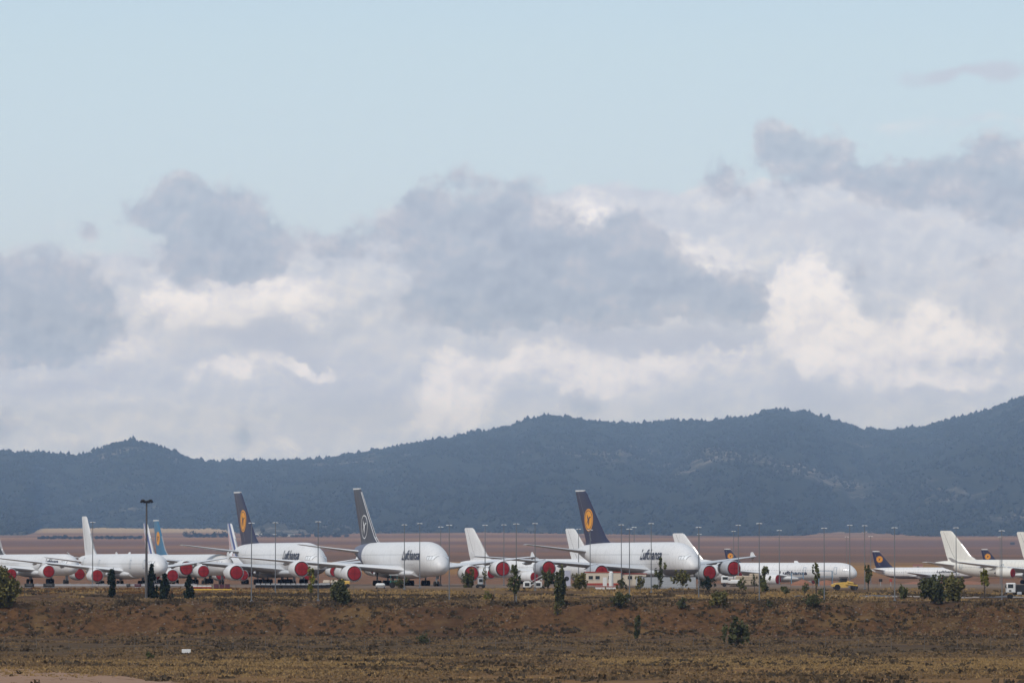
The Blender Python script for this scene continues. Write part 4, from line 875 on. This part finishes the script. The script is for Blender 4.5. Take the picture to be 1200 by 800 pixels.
X, D = scatter(30000, 1030, 1110, .50, 111, 14, 10); clumps('bank_grass', 'brown grass over the bank and its top', X, D, nrg.uniform(.2, .5, len(X)), nrg.uniform(.3, .7, len(X)), G_brown, 3)
X, D = scatter(24000, 1095, 1192, .54, 113, 24, 14); clumps('verge_straw', 'pale straw grass on the verge in front of the apron', X, D, nrg.uniform(.25, .6, len(X)), nrg.uniform(.3, .8, len(X)), G_straw, 3)
X, D = scatter(20000, 1062, 1180, .52, 115, 20, 18); clumps('verge_brown', 'dark brown weeds on the verge', X, D, nrg.uniform(.25, .65, len(X)), nrg.uniform(.3, .8, len(X)), G_dark, 3)
X, D = scatter(9000, 1150, 1196, .40, 117, 24, 14); k = X < -55; clumps('rusty_verge_grass', 'rust-coloured grass below the leftmost airliners', X[k], D[k], nrg.uniform(.25, .55, k.sum()), nrg.uniform(.3, .7, k.sum()), G_rust, 3)
# stones
X, D = scatter(1400, 1030, 1052, .35, 121, 5, 5); n = len(X); Z = gz(X, D); bs = np.array([(1, 0, 0), (.2, 1, .1), (-1, .1, 0), (-.1, -1, 0), (.1, 0, .8), (0, 0, -.8)]); fc = np.array([(0, 1, 4), (1, 2, 4), (2, 3, 4), (3, 0, 4), (1, 0, 5), (2, 1, 5), (3, 2, 5), (0, 3, 5)])
sv = bs[None] * nrg.uniform(.6, 1.4, (n, 6, 3)) * (.08 + .25 * nrg.random(n)[:, None, None] ** 3); v = (sv + np.stack([X, D, Z], -1)[:, None]).reshape(-1, 3)
tag(raw_mesh('bank_stones', v, (fc[None] + (np.arange(n) * 6)[:, None, None]).reshape(-1, 3), mat('stone', (.19, .15, .12), .9, var=.3)), 'pale stones scattered down the earth bank', kind='stuff')

# ------------------------------------------------------------------ fences
M_post = mat('fence_post_metal', (.13, .12, .11), .6, .2)
def fence(name, label, pts, gap, hgt, wires):
    x0, d0 = pts[0]; x1, d1 = pts[-1]; L = math.hypot(x1 - x0, d1 - d0); n = int(L / gap); e = tag(empty(name, (x0, d0, gzf(x0, d0))), label, 'fence', 'wire fences')
    P = []
    for i in range(n + 1):
        k = i / n; x = x0 + (x1 - x0) * k; d = d0 + (d1 - d0) * k; P.append((x - x0, d - d0, gzf(x, d) - gzf(x0, d0)))
    for i, p in enumerate(P):
        b = MB(); b.tube((p[0], p[1], p[2] - .3), (p[0] + rng.uniform(-.08, .08), p[1], p[2] + hgt * rng.uniform(.9, 1)), .034, .034, 6); b.tube((p[0], p[1], p[2] + hgt), (p[0], p[1] - .3, p[2] + hgt + .3), .03, .03, 5); b.build('post', M_post, e)
    for w_ in range(wires):
        b = MB(); z = .15 + (hgt - .2) * w_ / (wires - 1)
        for p, q in zip(P, P[1:]): b.tube((p[0], p[1], p[2] + z), (q[0], q[1], q[2] + z), .011, .011, 3, cap=False)
        b.build('wire', M_post, e)
fence('wire_fence', 'thin wire fence running across the lower ground in front of the bank', [(-86, 868), (86, 862)], 5.4, 2.3, 5)
fence('wire_fence', 'thin wire fence on the verge in front of the parked airliners', [(-112, 1124), (22, 1120)], 5.0, 2.3, 5)
fence('wire_fence', 'thin wire fence along the service road at the right', [(24, 1150), (120, 1142)], 4.6, 2.3, 5)
# ------------------------------------------------------------------ apron equipment
def mk(name, px, D, label, cat, group=None, rz=0.):
    x = X_(px, D); return tag(empty(name, (x, D, gzf(x, D)), rz), label, cat, group)
P_white = mat('white_enamel', (.72, .72, .71), .45, var=.1); P_cream = mat('cream_panel', (.60, .52, .42), .6, var=.12); P_redp = mat('red_paint', (.36, .06, .045), .5, var=.15); P_yel = mat('yellow_enamel', (.66, .42, .10), .45, var=.15)
P_teal = mat('teal_paint', (.05, .20, .19), .5, var=.15); P_glass = mat('dark_glass', (.02, .025, .03), .12, spec=.7); P_grey = mat('grey_panel', (.42, .44, .47), .6, var=.1); P_blk = mat('black_plastic', (.02, .02, .022), .6); P_lil = mat('pale_lilac_panel', (.50, .50, .60), .5, var=.08); P_tan = mat('tan_sheet', (.45, .36, .27), .8, var=.2)
def wheels(e, xs, ys, r, wd=.25, nm='wheel'):
    for x in xs:
        for y in ys:
            b = MB(); b.tube((x, y - wd / 2, r), (x, y + wd / 2, r), r, n=16); b.tube((x, y - wd / 2 - .02, r), (x, y + wd / 2 + .02, r), r * .45, n=10); b.build(nm, M_tyre, e)
# two ground power carts
for px, lb in ((617.5, 'white ground power cart with dark panel, left of the pair'), (630.5, 'white ground power cart with dark panel, right of the pair')):
    e = mk('ground_power_cart', px, 1192, lb, 'ground cart', 'white ground power carts'); b = MB(); b.box((0, 0, 1.05), (1.75, 2.6, 1.25), 0, .08); b.build('housing', P_white, e)
    b = MB(); b.box((0.05, -1.32, 1.1), (1.05, .06, .75)); b.build('control_panel', P_blk, e); wheels(e, (-.75, .75), (-.9, .9), .26, .16)
    b = MB(); b.tube((0, -1.3, .4), (0, -2.2, .35), .05); b.build('tow_bar', M_gear, e); b = MB(); b.box((0, .2, 1.78), (1.2, .9, .16), 0, .04); b.build('exhaust_cowl', P_white, e)
# white roof rack or steps behind them
e = mk('aircraft_steps', 629, 1205, 'low white aircraft steps behind the ground power carts', 'steps'); b = MB()
for k in range(5): b.box((-1.4 + k * .6, 0, .35 + k * .36), (.62, 1.4, .07))
b.build('treads', P_white, e); b = MB()
for sy in (-.7, .7): b.tube((-1.7, sy, .3), (1.2, sy, 2.0), .05); b.tube((-1.7, sy, 1.1), (1.2, sy, 2.8), .04); b.tube((1.2, sy, 0), (1.2, sy, 2.8), .05)
b.build('side_rails', P_white, e); wheels(e, (-1.2, 1.1), (-.6, .6), .22, .12)
# small cab
e = mk('airport_tug', 563, 1200, 'small tug with pale cab and dark window below the centre engine', 'tug'); b = MB(); b.box((0, 0, 1.55), (1.25, 1.7, 1.5), 0, .12); b.build('cab', P_grey, e); b = MB(); b.box((.1, -.87, 1.75), (.8, .05, .7)); b.build('window', P_glass, e)
b = MB(); b.box((0, .4, .62), (1.6, 3.2, .55), 0, .08); b.build('chassis', P_blk, e); wheels(e, (-.7, .7), (-.8, 1.4), .38)
# upright hoarding
e = mk('hoarding', 663.5, 1190, 'upright pale lilac hoarding with a dark round mark behind the tall narrow tree', 'hoarding'); b = MB(); b.box((0, 0, 2.6), (2.0, .12, 3.6)); b.build('panel', P_lil, e)
b = MB(); b.tube((.1, -.07, 2.5), (.1, -.10, 2.5), .55, n=18); b.build('mark', P_blk, e); b = MB(); [b.tube((sx, .1, 0), (sx, .1, 4.4), .06) for sx in (-.85, .85)]; b.build('posts', M_gear, e)
# cream site hut
e = mk('site_hut', 718, 1204, 'long cream site hut with red roof edge under the biggest double-decker wing', 'hut'); b = MB(); b.box((-2.2, 0, 1.95), (8.4, 3.0, 3.1)); b.box((5.0, .3, 1.8), (5.6, 2.6, 2.6)); b.build('wall', P_cream, e)
b = MB(); b.box((-2.2, 0, 3.6), (8.8, 3.3, .22)); b.box((5.1, .3, 3.22), (5.9, 2.9, .18)); b.build('roof', P_redp, e); b = MB(); b.box((-2.2, -1.53, .75), (8.4, .08, .5)); b.build('red_band', P_redp, e)
for wx in (-5.2, -3.6, -.6, 4.0, 6.4): b = MB(); b.box((wx, -1.53 if wx < 2 else -1.03, 2.3), (1.0, .06, .8)); f_ = b.build('window', P_glass, e); b = MB(); b.box((wx, -1.58 if wx < 2 else -1.08, 1.86), (1.15, .08, .08)); b.build('sill', P_white, f_)
b = MB(); b.box((-1.9, -1.56, 1.35), (.95, .08, 2.0)); b.build('door', P_white, e)
e = mk('white_tank', 716, 1196, 'upright white tank standing before the cream site hut', 'tank'); b = MB(); b.tube((0, 0, .5), (0, 0, 3.7), .52, .52, 16); b.tube((0, 0, 3.7), (0, 0, 3.95), .52, .15, 16); b.build('vessel', P_white, e, True); b = MB(); [b.tube((a, c, 0), (a, c, .6), .06) for a in (-.35, .35) for c in (-.35, .35)]; b.build('legs', M_gear, e)
for px, lb in ((703, 'red and white low pallet box left before the cream site hut'), (716, 'white low pallet box right before the cream site hut')):
    e = mk('pallet_box', px, 1186, lb, 'pallet box', 'pallet boxes before the site hut'); b = MB(); b.box((0, 0, .55), (2.2, 1.2, .7), 0, .05); b.build('box', P_white, e); b = MB(); b.box((0, 0, .12), (2.3, 1.3, .12)); b.box((0, -.5, .05), (2.3, .1, .08)); b.build('pallet', P_tan, e); b = MB(); b.box((0, -.62, .78), (2.2, .05, .22)); b.build('red_band', P_redp, e)
# pale container wall
for k, (px, w_) in enumerate(((758, 5.2), (784, 5.0), (806, 3.6))):
    e = mk('container', px, 1196, ('pale grey container left of the sparse tall tree', 'pale grey container between the sparse tree and the round-crowned tree', 'pale grey container at the foot of the biggest nose')[k], 'container', 'pale containers below the biggest double-decker')
    b = MB(); b.box((0, 0, 1.45), (w_, 2.4, 2.5), 0, .05); b.build('body', P_grey, e); b = MB()
    for q in range(int(w_ / .42)): b.box((-w_ / 2 + .3 + q * .42, -1.23, 1.45), (.16, .05, 2.2))
    b.build('corrugation', P_grey, e); b = MB(); b.box((0, 0, 2.78), (w_ + .1, 2.5, .14)); b.build('top_rail', P_blk, e); b = MB(); b.box((0, 0, .12), (w_, 2.4, .2)); b.build('base_rail', M_gear, e)
# white light truck under the wing
e = mk('light_truck', 852, 1215, 'white light truck with raised hood right of the red engine cover', 'truck'); b = MB(); b.box((-.6, 0, 1.7), (1.7, 1.9, 1.7), 0, .15); b.build('cab', P_white, e); b = MB(); b.box((-.55, -.96, 2.0), (1.2, .05, .6)); b.build('window', P_glass, e)
b = MB(); b.box((1.7, 0, 1.1), (3.0, 1.9, .7), 0, .1); b.box((1.9, 0, 1.5), (2.2, 1.4, .3), 0, .1); b.build('body', P_white, e); wheels(e, (-.7, 2.5), (-.85, .85), .42); b = MB(); b.box((.8, 0, .55), (4.6, 1.4, .25)); b.build('chassis', P_blk, e)
# tan crates and sheets
for px, w_, h_, D_, lb in ((872, 4.0, 2.4, 1225, 'tan tarpaulined stack left of the leafy tree by the wingtip'), (884, 2.4, 2.9, 1228, 'taller pinkish tarpaulined stack behind the thin dark sapling'), (861, 2.2, 1.6, 1222, 'small tan crate stack beside the white light truck')):
    e = mk('covered_stack', px, D_, lb, 'stack', 'tarpaulined stacks'); b = MB(); b.box((0, 0, h_ / 2 + .1), (w_, 2, h_), .1, .2); b.build('tarpaulin', P_tan, e); b = MB(); b.box((0, 0, .06), (w_ + .2, 2.2, .14), .1); b.build('pallet', M_bark, e); b = MB(); b.box((0, 0, h_ * .6), (w_ + .03, 2.03, .06), .1); b.build('strap', P_blk, e)
# open steel frames (work stands)
for px, D_, w_, h_, lb in ((967, 1230, 3.2, 3.6, 'blue-grey work stand frame in front of the four-engined airliner nose'), (934, 1300, 3.0, 3.0, 'faint blue-grey work stand frame under the small dark title')):
    e = mk('work_stand', px, D_, lb, 'work stand', 'blue-grey work stands'); b = MB()
    for sx in (-w_ / 2, w_ / 2):
        for sy in (-1, 1): b.tube((sx, sy, 0), (sx, sy, h_), .07)
    b.build('legs', M_gasket, e); b = MB(); b.box((0, 0, h_ * .62), (w_ + .2, 2.2, .12)); b.build('platform', M_gasket, e); b = MB()
    for sy in (-1, 1): b.tube((-w_ / 2, sy, h_), (w_ / 2, sy, h_), .06)
    b.build('guard_rail', M_gasket, e)
# yellow road roller
e = mk('road_roller', 990, 1185, 'yellow road roller with dark canopy beside the four-engined airliner nose', 'road roller', rz=.12)
b = MB(); b.loft([[(x, -.85, z0), (x, .85, z0), (x, .8, z1), (x, -.8, z1)] for x, z0, z1 in ((-3.2, .9, 1.35), (-2.2, .65, 1.7), (-.4, .6, 1.9), (.5, .7, 1.75))]); b.build('engine_body', P_yel, e)
b = MB(); b.box((-.4, 0, 2.35), (1.5, 1.5, .9), 0, .08); b.build('cab', P_blk, e); b = MB(); b.box((-.4, 0, 2.98), (1.9, 1.7, .14), 0, .04); b.build('canopy', P_blk, e)
b = MB(); b.tube((2.1, -.95, .75), (2.1, .95, .75), .75, n=24); b.build('drum', M_dark, e, True); b = MB(); b.box((1.3, -1.05, 1.25), (2.9, .14, .35), 0, .04, ry=.12); b.box((1.3, 1.05, 1.25), (2.9, .14, .35), 0, .04, ry=.12); b.box((1.0, 0, 1.75), (1.8, 1.6, .5), 0, .15, ry=.18); b.build('drum_frame', P_yel, e); wheels(e, (-2.0,), (-.9, .9), .68, .45)
# orange earth heaps
def heap(px, D, w_, h_, lb):
    e_ = []; n = 18; v = [(0, 0, h_)]; f = []
    for k in range(1, 6):
        for i in range(n): a = 2 * math.pi * i / n; r = k / 5; q = rng.uniform(.85, 1.15); v.append((w_ / 2 * r * math.cos(a) * q, w_ / 3 * r * math.sin(a) * q, h_ * (1 - r ** 1.3) * rng.uniform(.85, 1.1) - (.1 if k == 5 else 0)))
    for i in range(n):
        f.append((0, 1 + i, 1 + (i + 1) % n))
        for k in range(4): a0 = 1 + k * n; f.append((a0 + i, a0 + n + i, a0 + n + (i + 1) % n, a0 + (i + 1) % n))
    b = MB(); b.add(v, f); o = b.build('earth_heap', mat('orange_earth', (.26, .12, .075), .95, var=.25, vscale=2), None, True, 80); x = X_(px, D); o.location = (x, D, gzf(x, D)); tag(o, lb, 'earth heap', 'orange earth heaps')
heap(940, 1260, 6.5, 1.5, 'orange earth heap under the small dark title'); heap(968, 1270, 8, 1.3, 'orange earth heap left of the yellow roller'); heap(1072, 1400, 9, .9, 'low orange earth heap beneath the small white airliner'); heap(1135, 1330, 11, .9, 'low orange earth heap right of the big bushes')
# airfield marker signs
for px, top, m_, lb in ((1031.5, 0, P_blk, 'dark T-shaped sign below the navy yellow-disc tail'), (1043.5, 0, P_redp, 'red sign left of the upright kerb bush')):
    e = mk('airfield_sign', px, 1230, lb, 'sign', 'small airfield signs'); b = MB(); b.box((0, 0, 1.35), (.85 if m_ is P_blk else .6, .1, .7), 0, .03); b.build('plate', m_, e); b = MB(); b.tube((0, .05, 0), (0, .05, 1.1), .06); b.build('post', M_gear, e)
# white truck at the right edge
e = mk('lorry', 1190, 1112, 'white lorry with dark load bed at the right edge of the picture', 'lorry'); b = MB(); b.box((-1.15, 0, 2.35), (2.0, 2.3, 2.2), 0, .18); b.build('cab', P_white, e)
b = MB(); b.box((-1.3, -1.17, 2.75), (1.15, .05, .8)); b.build('window', P_glass, e); b = MB(); b.box((-2.17, 0, 2.75), (.05, 1.9, .85)); b.build('windscreen', P_glass, e); b = MB(); b.box((-1.4, -1.18, 1.75), (.5, .05, .3)); b.build('emblem', P_blk, e)
b = MB(); b.box((2.6, 0, 2.2), (5.0, 2.4, 1.7), 0, .05); b.box((2.6, 0, 1.1), (6.6, 1.2, .4)); b.build('load_bed', P_blk, e); b = MB(); b.box((.6, -1.2, 1.2), (1.0, .4, .6), 0, .08); b.build('fuel_tank', P_grey, e); b = MB(); b.box((-2.2, 0, 1.15), (.2, 2.3, .45), 0, .05); b.build('bumper', P_blk, e)
b = MB(); b.tube((-2.1, -1.2, 2.3), (-2.5, -1.45, 2.9), .03); b.box((-2.5, -1.45, 2.7), (.1, .2, .45)); b.build('mirror', P_blk, e); wheels(e, (-1.3, 3.0, 4.3), (-1.0, 1.0), .52, .32)
# teal tractor with canopy
e = mk('tractor', 464, 1200, 'teal tractor with pale canopy under the ringed-crane double-decker wing', 'tractor'); b = MB(); b.box((.7, 0, 1.35), (2.0, 1.1, .9), 0, .15); b.box((-.7, 0, 1.2), (1.3, 1.4, 1.0), 0, .1); b.build('body', P_teal, e)
b = MB(); b.box((-.5, 0, 3.05), (2.2, 1.7, .14), 0, .04); b.build('canopy', P_white, e); b = MB(); [b.tube((a, c, 1.6), (a, c, 3.0), .05) for a in (-1.2, .3) for c in (-.7, .7)]; b.build('canopy_posts', P_teal, e); b = MB(); b.box((-.7, 0, 1.9), (.6, .7, .7), 0, .08); b.build('seat', P_blk, e); wheels(e, (-.8,), (-.8, .8), .72, .4); wheels(e, (1.3,), (-.65, .65), .42, .25)
# wrapped bundle by the gear
e = mk('wrapped_bundle', 446, 1196, 'white wrapped bundle on a cart by the landing gear', 'bundle'); b = MB(); b.box((0, 0, .85), (2.2, 1.3, .8), .1, .3); b.build('wrapping', P_white, e); b = MB(); b.box((0, 0, .38), (2.5, 1.4, .12), .1); b.build('cart_deck', M_gear, e); wheels(e, (-.9, .9), (-.55, .55), .2, .12)
# yellow tractor and cream dollies near the left double-decker nose
e = mk('tow_tractor', 403, 1205, 'yellow tow tractor behind the dense dark green bush', 'tow tractor'); b = MB(); b.box((0, 0, 1.05), (3.0, 1.5, .9), 0, .15); b.build('body', P_yel, e); b = MB(); b.box((-.3, 0, 1.7), (.9, 1.2, .5), 0, .1); b.build('seat_box', P_yel, e); b = MB(); b.tube((.5, 0, 1.5), (.3, 0, 2.0), .04); b.build('steering_column', P_blk, e); wheels(e, (-1, 1), (-.7, .7), .42)
for px, lb in ((383, 'cream covered dolly right of the left double-decker nose, left one'), (392, 'cream covered dolly next to the yellow tow tractor')):
    e = mk('covered_dolly', px, 1215, lb, 'dolly', 'cream covered dollies'); b = MB(); b.box((0, 0, 1.15), (1.7, 1.5, .8), 0, .2); b.build('cover', P_cream, e); b = MB(); b.box((0, 0, .6), (1.9, 1.6, .14)); b.build('deck', P_blk, e); wheels(e, (-.7, .7), (-.6, .6), .3, .16)
# row of baggage dollies
proto = mk('baggage_dolly', 303, 1198, 'dark low baggage dolly in the long row under the left double-decker', 'baggage dolly', 'long row of baggage dollies'); b = MB(); b.box((0, 0, .72), (1.0, 2.6, .1)); b.build('deck', M_dark, proto); b = MB(); b.box((0, -1.2, .95), (1.0, .06, .4)); b.build('end_frame', M_gear, proto); wheels(proto, (-.32, .32), (-1.1, 1.1), .36, .2)
kids = list(proto.children)
for k in range(1, 14):
    c = proto.copy(); col.objects.link(c); x = X_(303 + k * 5.9, 1198); c.location = (x, 1198 + rng.uniform(-.6, .6), gzf(x, 1198))
    for ch in kids: q = ch.copy(); q.parent = c; col.objects.link(q)
for k in range(3):
    c = proto.copy(); col.objects.link(c); x = X_(378 + k * 6.5, 1200); c.location = (x, 1200, gzf(x, 1200))
    for ch in kids: q = ch.copy(); q.parent = c; col.objects.link(q)
# low concrete barriers at the left, a yellow pipe, plastic barriers and small gear
M_barrier = mat('pale_barrier', (.27, .26, .27), .8, var=.12)
proto = None
for k in range(20):
    px = 44 + k * 9.6
    if proto is None:
        proto = mk('concrete_barrier', px, 1210, 'pale low concrete barrier in the long line below the leftmost airliners', 'barrier', 'line of pale barriers at the apron edge'); b = MB(); b.loft([[(x, -.3, 0), (x, -.12, .2), (x, -.08, .5), (x, .08, .5), (x, .12, .2), (x, .3, 0)] for x in (-.94, .94)]); b.build('body', M_barrier, proto); b = MB(); b.tube((-.3, 0, .48), (.3, 0, .58), .03); b.build('lifting_loop', M_gear, proto); kids = list(proto.children); continue
    c = proto.copy(); col.objects.link(c); x = X_(px, 1210); c.location = (x, 1210, gzf(x, 1210) + .25)
    for ch in kids: q = ch.copy(); q.parent = c; col.objects.link(q)
proto.location.z += .25
o = MB(); o.tube((X_(226, 1180), 1180, gzf(X_(226, 1180), 1180) + .32), (X_(272, 1180), 1180, gzf(X_(272, 1180), 1180) + .30), .16); tag(o.build('yellow_pipe', mat('pipe_yellow', (.70, .42, .03), .5), None, True), 'long yellow pipe lying at the apron edge right of the conifers', 'pipe')
for k, px in enumerate((229, 234.5, 240, 245.5)):
    e = mk('plastic_barrier', px, 1192, 'red and white plastic barrier above the yellow pipe', 'barrier', 'red and white plastic barriers'); b = MB(); b.box((0, 0, .7), (1.0, .25, .3), 0, .04); b.build('white_panel', P_white, e); b = MB(); b.box((0, 0, .35), (1.02, .3, .36), 0, .04); b.build('red_base', P_redp, e); b = MB(); [b.box((a, 0, .08), (.12, .6, .14)) for a in (-.35, .35)]; b.build('feet', P_blk, e)
for px, lb in ((254, 'dark red crate left one at the right end of the yellow pipe'), (260.5, 'dark red crate middle one at the right end of the yellow pipe'), (267, 'dark red crate right one beside the white bag')):
    e = mk('steel_crate', px, 1192, lb, 'crate', 'dark red crates by the yellow pipe'); b = MB(); b.box((0, 0, .65), (1.1, 1.1, .9), 0, .05); b.build('box', mat('maroon_paint', (.09, .025, .04), .6), e); b = MB(); b.box((0, 0, 1.14), (1.18, 1.18, .08), 0, .02); b.build('lid', P_blk, e); b = MB(); b.box((0, 0, .1), (1.1, 1.1, .12)); b.build('skid', M_bark, e)
for px, w_, lb in ((35, 2.2, 'dark equipment case at the left end of the barrier line'), (58, 2.6, 'dark equipment case under the leftmost red-covered engine'), (151, .9, 'small dark case under the plain white airliner'), (162, 1.5, 'dark red case by the floodlight mast')):
    e = mk('equipment_case', px, 1200, lb, 'case', 'dark cases on the apron edge'); b = MB(); b.box((0, 0, .62), (w_, 1.2, .9 if w_ > 2 else .7), 0, .08); b.build('box', P_blk if px != 162 else MATS['maroon_paint'], e); b = MB(); b.box((0, 0, .12), (w_ * .9, 1.0, .14)); b.build('skid', M_gear, e); b = MB(); b.tube((-w_ * .3, -.62, .75), (w_ * .3, -.62, .75), .03); b.build('handle', M_gear, e)
# engine stand wheels chocks: yellow ones under the small airliner
e = mk('red_tow_bar', 1080, 1500, 'red tow bar under the small white airliner', 'tow bar'); b = MB(); b.tube((-2.4, 0, .5), (2.4, 0, .5), .14); b.build('bar', P_redp, e); wheels(e, (-.4, .4), (-.4, .4), .35, .2)
# white concrete block in the grass
x, D = hit(219, 765); e = tag(empty('marker_block', (x, D, gzf(x, D))), 'small white marker block lying in the brown foreground grass', 'marker block'); b = MB(); b.box((0, 0, .38), (1.45, .5, .62), .05, .05); b.build('block', P_white, e); b = MB(); b.box((0, 0, .05), (1.2, .6, .16), .05); b.build('base', M_barrier, e)
